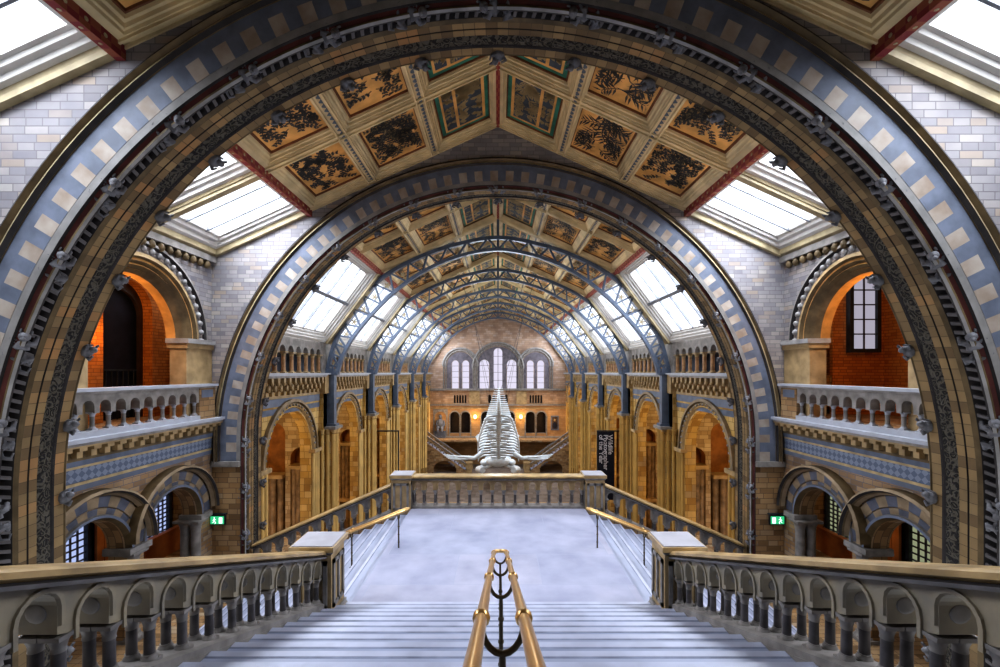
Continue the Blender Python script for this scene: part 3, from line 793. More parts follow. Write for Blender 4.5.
# ---------------------------------------------------------------- hall side walls
BAYC = [HALL0-.15+PITCH*i+PITCH/2 for i in range(6)]    # bay centres
PIERY = [HALL0+6.70+PITCH*i for i in range(5)]          # truss lines
def hall_side(e):
    nm = SIDE[e]; mp = side_map(e, XH)
    bx = lambda B, t0, t1, a, c, z0, z1, m, top=None: B.box(t0, t1, a, c, z0, z1, m, top, mp=lambda x,y,z: mp(y,x,z))
    b = MB()
    b.panel(mp, HALL0-.1, DEND, ZG, -.1, [(c,1.95,ZG,-3.5) for c in BAYC], 0, .5, 'gold', n=12)
    W = struct(b.build('wall_'+nm))
    b = MB()
    for c in BAYC:
        b.sweep(mp, [(2.42,0),(2.42,-.14),(2.30,-.16),(2.26,-.06),(2.22,-.1),(2.12,-.04),(2.08,-.08),(1.98,.06),(1.95,.5)], c, -3.5, 0, 22,
                ['vouwarm','vouwarm','mould','vouwarm','warmstone','gold','warmstone','gold'], legs=False)
        n = 24
        for k in range(n+1):
            a = pi*k/n; b.ball(mp(c-cos(a)*2.17,-.1,-3.5+sin(a)*2.17),.05,'bead',5,3)
    b.build('arch_moulding', W)
    b = MB()
    bx(b, -.04, .01, HALL0-.1, DEND, -1.32, -1.02, 'blue'); bx(b,-.03,.01,HALL0-.1,DEND,-1.62,-1.40,'bluedk')
    b.build('blue_band', W)
    # shafts of the wall beside each arch
    b = MB()
    for c in BAYC:
        for s_ in (-1, 1):
            for k, o in enumerate((2.08, 2.34, 2.6)):
                b.lathe(*mp(c+s_*o,-.03,0)[:2], [(.10,ZG),(.10,-3.62)], 'gold', 8)
            bx(b, -.2, .1, c+s_*2.35-.42, c+s_*2.35+.42, -3.66, -3.5, 'warmstone')
    b.build('wall_shafts', W)
    # clerestory backing wall and floor slabs
    b = MB(); bx(b, .0, 5.2, HALL0-.1, DEND, -.45, -.1, 'tan'); struct(b.build('ceiling_chapel'))
    b = MB(); bx(b, 1.6, 1.8, HALL0-.1, DEND, -.1, 1.7, 'clerback'); struct(b.build('wall_clerestory')); b = MB(); bx(b, .0, 1.8, HALL0-.1, DEND, 1.425, 1.6, 'stone'); struct(b.build('ceiling_clerestory'))
    b = MB(); bx(b, 4.9, 5.2, HALL0-.1, DEND, ZG, -.4, 'gold'); struct(b.build('wall_chapel'))
    # cross walls with tall narrow niches and clustered shafts
    for i, y in enumerate([HALL0+.2]+PIERY+[DEND-.5]):
        b = MB()
        if i == 0: continue
        b.panel(lambda u,t,z: (e*u, y-.35+t, z), XH+.45, 13.4, ZG, -.3, [(9.48,.50,ZG,-4.1),(10.75,.52,ZG,-2.95),(12.2,.7,ZG,-4.3)], 0, .9, 'brownwall', rmat='intr', n=7)
        b.box(min(e*8.95,e*11.3), max(e*8.95,e*11.3), y+.15, y+.2, ZG, -.4, 'nicheback')
        Wc = struct(b.build('wall_chapel'))
        b = MB(); 
        for uc, zc in ((9.48,-4.55),(10.75,-5.0)):
            for k in range(3):
                b.lathe(e*(uc-.29+.29*k), y-.42+(.1 if k != 1 else -.06), [(.2,ZG),(.155,ZG+.4),(.155,zc-.35),(.2,zc-.05)], 'colb', 10)
            b.box(e*uc-.52, e*uc+.52, y-.66, y+.1, zc-.05, zc+.12, 'warmstone')
            b.box(e*uc-.52, e*uc+.52, y-.66, y+.1, -8.1, -7.9, 'warmstone')
        b.build('clustered_shafts', Wc)
        # small daylit window deep in the chapel
        struct(tall_window('window_chapel', (e*13.3, y-2.6, -7.4), 1.0, 2.6, 'y', M['winlight'], bars=(1,4)))
        if e: point((e*10.6, y-2.9, -3.0), 120, (1,.68,.30), .3)
        if e: point((e*10.6, y-2.9, -7.5), 70, (1,.55,.2), .3)
    # corbel table + ledge per bay are part of the arcade thing
    for i, c in enumerate(BAYC):
        y0, y1 = c-PITCH/2+.71, c+PITCH/2-.55
        if i == 0:
            T = thing('gallery_arcade', 'small-columned gallery arcade under the %s skylights, nearest bay past the second arch' % nm, 'arcade', mp(c,0,-.2), 'gallery arcades along the %s hall wall' % nm)
            b = MB(); bx(b, -.42, .3, y0, y1, -.14, -.02, 'ledge'); bx(b, -.36, .0, y0, y1, -.22, -.14, 'stone'); b.build('ledge', T)
            b = MB(); y = y0
            while y < y1-.1:
                for (t, za, zb_) in ((-.34,-.42,-.22),(-.22,-.64,-.42),(-.12,-.9,-.64)):
                    bx(b, t, 0, y, y+.16, za, zb_, 'warmstone')
                b.ball(mp(y+.08,-.3,-.44), .09, 'warmstone', 6, 4); b.ball(mp(y+.08,-.18,-.68), .08, 'warmstone', 6, 4)
                y += .46
            bx(b, -.06, 0, y0, y1, -1.0, -.9, 'warmstone'); b.build('corbel_table', T)
            n = 8; w = (y1-y0)/n
            b = MB(); b.panel(mp, y0, y1, .78, 1.42, [(y0+w*(k+.5), w*.34, 0, .86, w*.34) for k in range(n)], -.12, .18, 'stone', n=5); b.build('arched_panel', T)
            for k in range(n+1):
                inst(CLER, 'column', T, mp(y0+w*k, .02, -.02))
            first = T
        else:
            copy_tree(first, (0,PITCH*i,0), 'small-columned gallery arcade under the %s skylights, %s bay past the second arch' % (nm, ORD[i]))
    # piers
    for i, y in enumerate(PIERY):
        lab = 'tall golden clustered wall pier carrying the %s iron truss on the %s of the hall' % (ORD[i], nm)
        if i == 0:
            P = thing('clustered_pier', lab, 'pier', mp(y,-.3,ZG), 'clustered piers along the %s hall wall' % nm)
            b = MB(); bx(b, -.45, 0, y-.32, y+.32, ZG, -2.7, 'gold'); bx(b, -.2, 0, y-.62, y+.62, ZG, -1.0, 'gold'); b.build('pier_core', P)
            for (t, dy, r) in ((-.5,-.2,.13),(-.56,0,.15),(-.5,.2,.13),(-.3,-.38,.11),(-.3,.38,.11),(-.15,-.66,.09),(-.15,.66,.09)):
                b = MB(); b.lathe(*mp(y+dy,t,0)[:2], [(r*1.5,ZG),(r*1.5,ZG+.4),(r,ZG+.55),(r,-3.35),(r*1.2,-3.3),(r,-3.2),(r,-2.95),(r*1.6,-2.72)], 'gold', 8); b.build('shaft', P)
            b = MB(); bx(b, -.74, .0, y-.5, y+.5, -2.74, -2.6, 'stone'); bx(b, -.64, .0, y-.44, y+.44, -2.84, -2.74, 'warmstone'); b.build('capital', P)
            b = MB(); bx(b, -.3, 0, y-.62, y+.62, -1.0, -.1, 'warmstone'); bx(b, -.42, .3, y-.62, y+.62, -.1, -.02, 'ledge'); bx(b, -.12, .2, y-.62, y+.62, -.02, 1.42, 'stone'); bx(b,-.2,0,y-.6,y+.6,-2.6,-1.0,'tan'); b.build('upper_block', P)
            fp = P
        else: copy_tree(fp, (0,PITCH*i,0), lab)
    return W
CLER = column_mesh(.86, .085, 'clercol', 'warmstone', 'column', .12, .2, 8)
for e in (-1, 1): hall_side(e)

# ---------------------------------------------------------------- iron trusses
UP = [(8.3,.2),(8.05,1.2),(7.7,2.05),(6.85,3.45),(5.7,4.6),(3.9,5.6),(2,6.25),(0,6.58)]
LO = [(7.85,-.1),(7.62,.7),(7.1,1.7),(6.25,2.75),(5.1,3.9),(3.7,4.9),(2,5.65),(0,6.0)]
def cr(P, n=5):
    out = []
    for i in range(len(P)-1):
        p0 = P[max(i-1,0)]; p1 = P[i]; p2 = P[i+1]; p3 = P[i+2] if i+2 < len(P) else (-P[i][0], P[i][1])
        for k in range(n):
            t = k/n
            out.append(tuple(.5*((2*p1[j])+(-p0[j]+p2[j])*t+(2*p0[j]-5*p1[j]+4*p2[j]-p3[j])*t*t+(-p0[j]+3*p1[j]-3*p2[j]+p3[j])*t**3) for j in (0,1)))
    out.append(P[-1]); return out
ob = MB(); rows = []
for k in range(21):
    a = 2*pi*k/20; r = .05+.11*abs(cos(2.5*a)); rows.append((r*cos(a), 0, r*sin(a)))
ob.grid([[(p[0],-.01,p[2]) for p in rows],[(p[0],.01,p[2]) for p in rows]], 'goldframe'); ob.face([(p[0],-.01,p[2]) for p in rows[:-1]],'goldframe'); ob.face([(p[0],.01,p[2]) for p in rows[:-1]],'goldframe')
ORN = mesh_of(ob, 'leaf_ornament')
def truss(y):
    T = thing('roof_truss', 'arched blue-grey iron lattice roof truss, first beyond the second arch', 'truss', (0,y,-.1), 'iron lattice trusses of the hall roof')
    U, L = cr(UP, 4), cr(LO, 4)
    for nm, C_, h in (('upper_chord', U, .17), ('lower_chord', L, .15)):
        b = MB(); full = [(-x, z) for x, z in C_]+[(x, z) for x, z in C_[::-1][1:]]
        for a, c in zip(full, full[1:]): b.bar((a[0],y,a[1]),(c[0],y,c[1]), .22, h, 'iron')
        b.build(nm, T)
    b = MB()
    for e in (-1, 1):
        n = min(len(U), len(L)); k = 0
        seq = []
        for i in range(1, n, 1): seq.append(U[i] if i % 2 else L[i])
        for a, c in zip(seq, seq[1:]): b.bar((e*a[0],y,a[1]),(e*c[0],y,c[1]), .12, .085, 'iron')
    b.build('lattice_web', T)
    for e in (-1, 1):      # gilt leaf ornaments within the lattice
        for i in range(2, len(U)-1, 2):
            inst(ORN, 'leaf_ornament', T, (e*(U[i][0]+L[i][0])/2, y, (U[i][1]+L[i][1])/2))
    b = MB(); b.box(-.06,.06,y-.06,y+.06,6.0,RIDGE-.05,'iron'); b.build('king_post', T)
    for e in (-1, 1):
        b = MB(); b.box(min(e*7.95,e*8.38),max(e*7.95,e*8.38),y-.16,y+.16,-2.5,.2,'iron'); b.box(min(e*7.85,e*8.5),max(e*7.85,e*8.5),y-.24,y+.24,-2.6,-2.48,'iron')
        b.box(min(e*7.8,e*8.5),max(e*7.8,e*8.5),y-.2,y+.2,-.12,.0,'iron')
        b.bar((e*8.1,y,.2),(e*7.62,y,.85),.1,.06,'iron'); b.bar((e*7.8,y,.2),(e*8.1,y,1.1),.1,.06,'iron'); b.build('wall_post', T)
    return T
T0 = truss(PIERY[0])
for i in range(1, 5): copy_tree(T0, (0,PITCH*i,0), 'arched blue-grey iron lattice roof truss, %s beyond the second arch' % ORD[i])

# ---------------------------------------------------------------- end wall
mp = lambda u, t, z: (u, DEND+t, z)
b = MB()
Z = lambda y: -(y-372.5)*DEND/444
lanc = [(0,.55,-2.0,2.5),(-1.72,.6,-2.0,1.0),(1.72,.6,-2.0,1.0)]
for s_ in (-1, 1): lanc += [(s_*4.05,.42,-2.0,1.1),(s_*5.35,.42,-2.0,1.1)]
low = []
for s_ in (-1, 0, 1):
    for k in ((-2,-1,0,1,2)): low.append((s_*4.75+k*.34 if s_ else k*.52, .12 if s_ else .18, -3.85, -2.95))
doors = [(s_*4.75+d, .56, -7.6, -5.5) for s_ in (-1, 1) for d in (-.68, .68)]+[(d, .56, -7.6, -5.5) for d in (-1.5, 0, 1.5)]
b.panel(mp, -XH-.6, XH+.6, ZG, lambda u: roof(u)+.2, lanc+low+doors, 0, .6, 'endwall', rmat='stone', kinks=(0,), n=6)
WE = struct(b.build('wall_back'))
b = MB()
for uc, r, zs in ((0,2.75,.55),(-4.7,1.75,.85),(4.7,1.75,.85)):
    b.sweep(mp, [(r+.55,0),(r+.55,-.25),(r+.38,-.3),(r+.28,-.12),(r+.1,-.18),(r,-.02)], uc, zs, -2.0, 24, ['stone','bead','stone','stone','stone'], legs=False)
    for s_ in (-1, 1):
        for o in (.08,.35): b.lathe(uc+s_*(r+o), DEND-.12, [(.09,-2.0),(.09,zs-.2),(.17,zs)], 'stone', 7)
b.build('window_arch_moulding', WE)
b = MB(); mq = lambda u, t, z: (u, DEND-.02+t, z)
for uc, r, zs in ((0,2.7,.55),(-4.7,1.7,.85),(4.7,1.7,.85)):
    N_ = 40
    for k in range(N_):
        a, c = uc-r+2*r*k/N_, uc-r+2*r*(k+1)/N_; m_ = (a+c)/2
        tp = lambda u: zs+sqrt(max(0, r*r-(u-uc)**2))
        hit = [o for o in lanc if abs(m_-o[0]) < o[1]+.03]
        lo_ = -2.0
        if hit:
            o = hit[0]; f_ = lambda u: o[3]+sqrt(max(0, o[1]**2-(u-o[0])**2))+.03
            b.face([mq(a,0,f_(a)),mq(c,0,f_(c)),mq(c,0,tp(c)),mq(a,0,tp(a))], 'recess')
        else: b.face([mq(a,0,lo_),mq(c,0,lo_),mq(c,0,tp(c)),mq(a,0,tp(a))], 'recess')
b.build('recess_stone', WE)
b = MB()
for z0, z1, t, m in ((-2.25,-2.0,-.35,'stone'),(-4.15,-3.98,-.2,'stone'),(-8.2,-7.95,-.5,'stone'),(-4.55,-4.4,-.08,'warmstone')): b.box(-XH,XH,DEND+t,DEND,z0,z1,m)
for s_ in (-1, 1): b.box(min(s_*6.7,s_*8.5),max(s_*6.7,s_*8.5),DEND-.25,DEND,-2.3,-2.1,'bluedk')
for s_ in (-1, 1): b.box(s_*2.95-.65,s_*2.95+.65,DEND-.2,DEND,-4.0,-2.3,'warmstone')
b.build('string_course', WE)
b = MB()
for uc, hf, zb, zs in doors:
    b.sweep(mp, [(hf+.16,0),(hf+.16,-.12),(hf+.05,-.14),(hf,0)], uc, zs, zb, 12, 'stone', legs=False)
    for s_ in (-1, 1): b.lathe(uc+s_*(hf+.1), DEND-.1, [(.08,-7.9),(.08,-5.7),(.14,-5.5)], 'stone', 6)
b.build('doorway_columns', WE)
for i, (uc, hf, zb, zs) in enumerate(lanc):
    w = hf*2; h = zs+hf-zb
    F = MB(); F.box(uc-hf, uc+hf, DEND+.3, DEND+.34, zb, zs+hf, 'winlight')
    O = struct(F.build('window_end_%d' % (i+1)))
    B2 = MB()
    if uc == 0: B2.box(uc-.03,uc+.03,DEND+.2,DEND+.3,zb,zs+hf,'lead')
    for k in range(1, 5): z = zb+(zs+hf-zb)*k/5; B2.box(uc-hf,uc+hf,DEND+.24,DEND+.3,z-.02,z+.02,'lead')
    B2.build('glazing_bar', O)
b = MB(); b.box(-9.5,9.5,DEND+1.6,DEND+1.8,ZG,-2.2,'wooddk'); struct(b.build('wall_back_passage'))
b = MB(); b.box(-8.5,8.5,DEND-2.6,DEND+1.8,-8.3,-8.1,'tan'); struct(b.build('floor'))
# statue niche, painting, wall lamps
T = thing('statue', 'dark seated stone statue against the end wall, left of the doorways', 'statue', (-7.15,DEND-.8,-8.1))
b = MB(); b.box(-7.85,-6.5,DEND-.75,DEND-.05,-8.1,-7.3,'bluedk'); b.build('pedestal', T)
b = MB(); X0 = -7.15; Y0 = DEND-.45
b.ball((X0,Y0,-6.35),(.42,.32,.65),'bluedk',10,6); b.ball((X0,Y0-.05,-5.5),(.2,.22,.26),'bluedk',10,6); b.tube([(X0,Y0,-6.0),(X0,Y0,-5.6)],.13,'bluedk',8)
for s_ in (-1,1):
    b.tube([(X0+s_*.38,Y0,-5.95),(X0+s_*.5,Y0-.1,-6.5),(X0+s_*.25,Y0-.45,-6.75)],[.15,.12,.09],'bluedk',8)
    b.tube([(X0+s_*.2,Y0,-6.85),(X0+s_*.27,Y0-.55,-6.8),(X0+s_*.27,Y0-.6,-7.3)],[.22,.18,.12],'bluedk',8)
b.build('seated_figure', T)
b = MB(); b.panel(mp, -8.1,-6.3,-7.9,-4.6,[(-7.2,.72,-7.8,-5.6)],-.12,-.02,'stone',n=6); b.build('niche_surround', WE)
T = thing('painting', 'small dark framed portrait on the end wall right of the doorways', 'painting', (7.1,DEND,-6.5))
b = MB(); b.box(6.6,7.6,DEND-.1,DEND-.01,-7.2,-5.4,'bluedk'); b.build('frame', T)
b = MB(); b.box(6.75,7.45,DEND-.12,DEND-.1,-7.05,-5.55,'canvas'); b.ball((7.1,DEND-.125,-5.95),(.13,.01,.17),'warmstone',8,5); b.ball((7.1,DEND-.12,-6.6),(.28,.01,.42),'black',8,5); b.build('portrait_canvas', T)
for s_ in (-1, 1):
    T = thing('wall_lamp', 'glowing warm wall lamp on the %s side of the central end wall doorways' % SIDE[s_], 'lamp', (s_*2.85,DEND,-5.6))
    b = MB(); b.box(s_*2.85-.06,s_*2.85+.06,DEND-.35,DEND,-5.8,-5.7,'irondk'); b.build('bracket', T)
    b = MB(); b.ball((s_*2.85,DEND-.35,-5.5),(.18,.18,.26),'lampglow',10,6); b.build('globe', T)
    point((s_*2.85,DEND-.8,-5.5), 70, (1,.6,.2), .2)
    point((s_*6.4,DEND-2.2,-5.6), 120, (1,.6,.25), .3)
# far side stairs down to the hall floor
for s_ in (-1, 1):
    T = thing('staircase', 'far stone stair flight descending from the %s corner beneath the end wall' % SIDE[s_], 'staircase', (s_*3.5,52.4,ZG))
    n = 18; xa, xb, za, zb_ = 8.4, 3.6, -8.1, ZG
    for k in range(n):
        x1 = xa-(xa-xb)*k/n; x0 = xa-(xa-xb)*(k+1)/n; z = za-(za-zb_)*(k+1)/n
        b = MB(); b.box(min(s_*x0,s_*x1),max(s_*x0,s_*x1),51.0,53.0,z-.2,z,'step'); b.build('step', T)
    for yy in (50.9, 53.1):
        BT = thing('stair_balustrade', 'far stone stair balustrade, %s flight, %s rail' % (SIDE[s_], 'nearer' if yy < 52 else 'wall side'), 'balustrade', (s_*3.6,yy,ZG))
        zt = lambda x: za+1.05-(za-zb_)*(xa-abs(x))/(xa-xb)
        m2 = lambda u, t, z: (s_*u, yy+t, z)
        b = MB(); us = [3.9+.42*k for k in range(11)]
        b.panel(m2, 3.5, 8.4, lambda u: zt(u)-.45, lambda u: zt(u)-.14, [(u,.14,-20,zt(u)-.42) for u in us], -.1,.1,'warmstone',n=4); b.build('arched_panel', BT)
        b = MB(); b.extr([(-.18,-.14),(-.18,0),(.18,0),(.18,-.14)],(s_*3.5,yy,zt(3.5)),(s_*8.4,yy,zt(8.4)),(0,1,0),'stone'); b.build('hand_rail', BT)
        b = MB(); b.panel(m2, 3.5, 8.4, lambda u: ZG if yy < 52 else zt(u)-1.6, lambda u: zt(u)-.86, [(6.1,1.3,-20,-11.1,1.0)] if yy < 52 else [], -.14,.14,'tan',n=8); b.build('string_wall', BT)
        for u in us: inst(BALC, 'baluster', BT, (s_*(u+.21), yy, zt(u+.21)-.86), scl=(1.4,1.4,1.15))
        b = MB(); b.lathe(s_*3.3, yy, [(.3,ZG),(.3,zt(3.5)+.1),(.36,zt(3.5)+.12),(.36,zt(3.5)+.26)],'warmstone',square=True); b.build('newel', BT)

# ---------------------------------------------------------------- floors, landing, stairs
b = MB(); b.box(-14,14,HALL0-1.6,DEND+2,ZG-.2,ZG,'floor'); struct(b.build('floor'))
b = MB(); b.box(-2.75,2.75,8.2,14.6,ZL-.4,ZL,'landing'); struct(b.build('floor'))
b = MB()
for e in (-1, 1): b.box(min(e*7.1,e*13),max(e*7.1,e*13),5.5,17.5,-6.6,-6.4,'tan')
struct(b.build('floor'))
b = MB(); b.box(-XS,XS,-5,1.4,-1.9,-1.70,'floor'); struct(b.build('floor'))
b = MB(); b.box(-2.6,2.6,14.6,14.75,ZG,ZL,'tan'); struct(b.build('wall_landing'))
SL = .38
T = thing('staircase', 'broad pale blue-white stone stair descending to the landing in the foreground', 'staircase', (0,8.2,ZL))
n = 17
for k in range(n):
    y1 = 8.0-.4*k; z = ZL+.152*(k+1)-.001*(k%3)
    b = MB(); b.box(-2.86,2.86,y1-.4,y1-.002,z-.30,z-.035,'riser'); b.box(-2.86,2.86,y1-.4,y1+.03,z-.035,z,'step' if k%2 else 'step2'); b.box(-2.86,2.86,y1-.055,y1+.03,z,z+.002,'nosing'); b.box(-2.86,2.86,y1-.085,y1-.055,z,z+.001,'shade'); b.build('step', T)  # pale nosing strip and painted shadow line give the tread its banding
for e in (-1, 1):
    T = thing('staircase', 'pale stone side stair going down from the %s edge of the landing' % SIDE[e], 'staircase', (e*5,11,-6.4))
    n = 13
    for k in range(n):
        x0 = 2.75+.36*k; z = ZL-.1615*(k+1)+.0
        if k == 0: pass
        b = MB(); b.box(min(e*x0,e*(x0+.36)),max(e*x0,e*(x0+.36)),8.25,14.1,z-.3,z-.035,'riser'); b.box(min(e*(x0),e*(x0+.39)),max(e*(x0),e*(x0+.39)),8.25,14.1,z-.035,z,'step'); q0=x0+.39; b.box(min(e*(q0-.06),e*q0),max(e*(q0-.06),e*q0),8.25,14.1,z,z+.002,'nosing'); b.box(min(e*(q0-.085),e*(q0-.06)),max(e*(q0-.085),e*(q0-.06)),8.25,14.1,z,z+.001,'shade'); b.build('step', T)  # same pale strip and painted shadow line on the side flights

BAL = column_mesh(.52, .042, 'baldark', 'stone', 'baluster', .2, .3, 10)
def balustrade(name, label, P0, P1, n, top, side, railmats=None, thick=.15, panelmat='stone', colscale=1, plin=True, H=.92, group=None, disc=False):
    """straight sloped balustrade. P0->P1 are floor-line points (x,y,z); openings n"""
    P0, P1 = Vector(P0), Vector(P1); d = Vector((P1.x-P0.x, P1.y-P0.y, 0)); L = d.length; d.normalize()
    sd = Vector(side)
    slope = (P1.z-P0.z)/L
    T = thing(name, label, 'balustrade', tuple(P0), group)
    fl = lambda u: P0.z+slope*u
    mpb = lambda u, t, z: tuple(Vector((P0.x,P0.y,0))+d*u+sd*t+Vector((0,0,z)))
    w = L/n; us = [w*(k+.5) for k in range(n)]
    b = MB(); a = w*.31; zc_ = H-.315
    b.panel(mpb, 0, L, lambda u: fl(u)+H-.46, lambda u: fl(u)+H-.12, [(u, a, -99, fl(u)+zc_) for u in us], -thick, thick, panelmat, n=6)
    for u in us:        # thin raised hood round every opening
        for s_ in (-1, 1):
            t = s_*(thick+.0)
            b.sweep(lambda uu,tt,z: mpb(uu, s_*(thick+tt), z), [(a+.04,0),(a+.04,.02),(a+.012,.02),(a+.004,0)], u, fl(u)+zc_, fl(u)+H-.45, 8, panelmat)
    if disc:
        for u in us:
            ue = u+a-.002
            c0 = mpb(ue, 0, fl(u)+H-.37)
            b.ball(c0, (.075 if abs(side[0]) else .006, .006 if abs(side[0]) else .075, .065), 'stone', 10, 6)
    b.build('arched_panel', T)
    pr = [(-thick-.08,-.13),(-thick-.10,-.10),(-thick-.05,-.085),(-thick-.09,-.06),(-thick-.09,-.02),(-thick-.05,0),(thick+.05,0),(thick+.09,-.02),(thick+.09,-.06),(thick+.05,-.085),(thick+.10,-.10),(thick+.08,-.13)]
    rm = ['stone','dark','rail','rail','rail','rail','rail','rail','rail','dark','stone','stone']
    b = MB(); b.extr([(o, z+H) for o, z in pr], P0, P1, sd, rm if railmats is None else railmats); b.build('hand_rail', T)
    b = MB(); b.extr([(-thick-.05,-.02),(-thick-.05,.07),(-thick,.09),(thick,.09),(thick+.05,.07),(thick+.05,-.02)], P0, P1, sd, 'stone'); b.build('plinth', T)
    for k in range(n+1):
        u = w*k
        if k == 0: u = .05
        if k == n: u = L-.05
        for t in (-thick*.55, thick*.55):
            o = inst(BAL, 'baluster', T, mpb(u, t, fl(u)+.07), scl=(colscale,colscale,(H-.46-.07)/.52))
    return T
fy = lambda y: ZL+.152+SL*(8.2-y)-.08
for e in (-1, 1):
    nm = SIDE[e]
    balustrade('stair_balustrade', 'big near stone stair balustrade with arched openings in the %s foreground' % nm, (e*3.07,.66,fy(.66)), (e*3.07,7.36,fy(7.36)), 17, 0, (1,0,0), disc=True, H=.95, panelmat='balpanel', thick=.14)
    # wall beneath the near balustrade
    b = MB(); b.panel(lambda u,t,z: (e*3.07+t, u, z), -.5, 7.6, -6.4, lambda u: fy(u)+.0, [], -.2, .2, 'stone'); struct(b.build('wall_stair_string'))
    # lateral back balustrade
    fx = lambda x: ZL-.4486*(x-2.75)+.02
    balustrade('stair_balustrade', 'stone balustrade running down the side stair %s of the landing' % nm, (e*3.38,14.15,ZL-.15), (e*7.75,14.15,ZL-.15-.435*4.37), 11, 0, (0,1,0), thick=.12)
    b = MB(); b.panel(lambda u,t,z: (e*u, 14.15+t, z), 2.75, 7.85, ZG, lambda u: ZL-.13-.435*max(0,u-3.38), [], -.12, .12, 'tan', kinks=(3.38,)); struct(b.build('wall_stair_string'))
    b = MB(); b.panel(lambda u,t,z: (e*u, 8.12+t, z), 3.3, 7.6, -6.4, lambda u: ZL-.02-.40*(u-3.3), [], -.12, .12, 'tan'); 
    b.extr([(-.16,0),(-.16,.1),(.16,.1),(.16,0)], (e*3.3,8.12,ZL-.02), (e*7.6,8.12,ZL-.02-.4*4.3), (0,1,0), 'rail'); struct(b.build('wall_stair_string'))
balustrade('landing_balustrade', 'stone balustrade closing the far edge of the landing, overlooking the hall', (-2.72,14.2,ZL), (2.72,14.2,ZL), 15, 0, (0,1,0), thick=.13, panelmat='warmstone', H=1.03)
b = MB(); b.box(-2.8,2.8,13.98,14.45,ZL-.02,ZL+.09,'warmstone'); 
def newel(label, cx, cy, zb, zt, hw, flare=0):
    T = thing('newel_post', label, 'newel post', (cx,cy,zb))
    b = MB(); b.lathe(cx,cy,[(hw*1.02,zb),(hw*1.02,zb+.14),(hw*.93,zb+.2),(hw*.93,zb+.26)],'stone',square=True); b.build('base', T)
    b = MB(); b.lathe(cx,cy,[(hw*.84,zb+.26),(hw*.84,zt-.16)],'warmstone',square=True)
    zm0, zm1 = zb+.38, zt-.26
    for (dx, dy) in ((1,0),(-1,0),(0,1),(0,-1)):     # raised frame on each face
        tx, ty = -dy, dx; r = hw*.84
        for (a0,a1,z0,z1) in ((-.68,-.5,zm0,zm1),(.5,.68,zm0,zm1),(-.68,.68,zm0,zm0+.07),(-.68,.68,zm1-.07,zm1),(-.08,.08,zm0,zm1)):
            p = [(cx+dx*r+tx*a*hw, cy+dy*r+ty*a*hw) for a in (a0,a1)]; q = [(cx+dx*(r+.03)+tx*a*hw, cy+dy*(r+.03)+ty*a*hw) for a in (a0,a1)]
            b.box(min(p[0][0],p[1][0],q[0][0]),max(p[0][0],p[1][0],q[0][0],q[1][0]),min(p[0][1],p[1][1],q[0][1]),max(p[0][1],p[1][1],q[0][1],q[1][1]),z0,z1,'stone')
    b.build('shaft', T)
    b = MB(); b.lathe(cx,cy,[(hw*.86,zt-.16),(hw*.95,zt-.12),(hw*.95,zt-.1)],'stone',square=True)
    b.lathe(cx,cy,[(hw,zt-.1),(hw,zt-.015)],'rail',square=True); b.box(cx-hw+.03,cx+hw-.03,cy-hw+.03,cy+hw-.03,zt-.015,zt,'captop'); b.build('cap', T)
    return T
for e in (-1, 1):
    newel('square stone newel post with pale slab cap at the foot of the near %s balustrade' % SIDE[e], e*3.09, 7.70, ZL-.02, -2.88, .37)
    newel('square stone newel post at the far %s corner of the landing' % SIDE[e], e*3.05, 14.25, ZL-.4, -3.22, .36)

# ---------------------------------------------------------------- brass handrails
def brass(label, P0, P1, side, gap, nposts, h, loopdir):
    """double rail from P0 (far, closed loop) to P1"""
    P0, P1, sd = Vector(P0), Vector(P1), Vector(side); d = (P1-P0)
    T = thing('brass_handrail', label, 'handrail', tuple(P0-Vector((0,0,h or 1.0))))
    b = MB(); path = []
    for s_ in (1, -1):
        pts = [P1+sd*gap*s_, P0+sd*gap*s_]
        path += pts if s_ == 1 else []
    dn = d.normalized(); arc = [P0+sd*gap*cos(a)-dn*gap*1.3*sin(a) for a in [pi*k/8 for k in range(1,8)]]
    path += arc + [P0-sd*gap, P1-sd*gap]
    b.tube(path, .029, 'brass', 10); b.build('double_rail', T)
    L = d.length
    for k in range(nposts):
        p = P0+d*((k+.12)/nposts)
        if h is None: p = P0+d*((.35+k*1.62)/d.length*1.0571); hh = p.z-(ZL+.152*(int((8.0-p.y)/.4)+1))
        else: hh = h
        b = MB(); foot = Vector((p.x,p.y,p.z-hh))
        b.tube([foot, p-Vector((0,0,.16))], [.02,.016], 'brassdk', 8); 
        b.lathe(p.x,p.y,[(.06,foot.z),(.06,foot.z+.02),(.025,foot.z+.05)],'brassdk',10)
        for q in (.25,.5,.75): b.ball((p.x,p.y,foot.z+(hh-.16)*q),(.026,.026,.03),'brassdk',8,5)
        P = b.build('post', T)
        b = MB()
        ar = [p+sd*gap*cos(a)-Vector((0,0,.02+.15*sin(a))) for a in [pi*j/10 for j in range(11)]]
        b.tube(ar, .016, 'brassdk', 7); b.build('yoke', P)
        for s_ in (-1, 1):
            b = MB(); c = p+sd*gap*s_; b.tube([c-dn*.03, c-dn*.015, c+dn*.015, c+dn*.03], [.032,.042,.042,.032], 'brass', 10); b.build('collar', P)
    return T
brass('double brass handrail running down the centre of the near stair', (.035,7.3,-2.94), (.017,.5,-.61), (1,0,0), .10, 4, None, 1)
for e in (-1, 1):
    T = brass('double brass handrail going down the %s side stair' % SIDE[e], (e*2.3,10.9,-3.38), (e*6.9,10.9,-3.38-.42*4.3), (0,1,0), .09, 4, .92, 1)

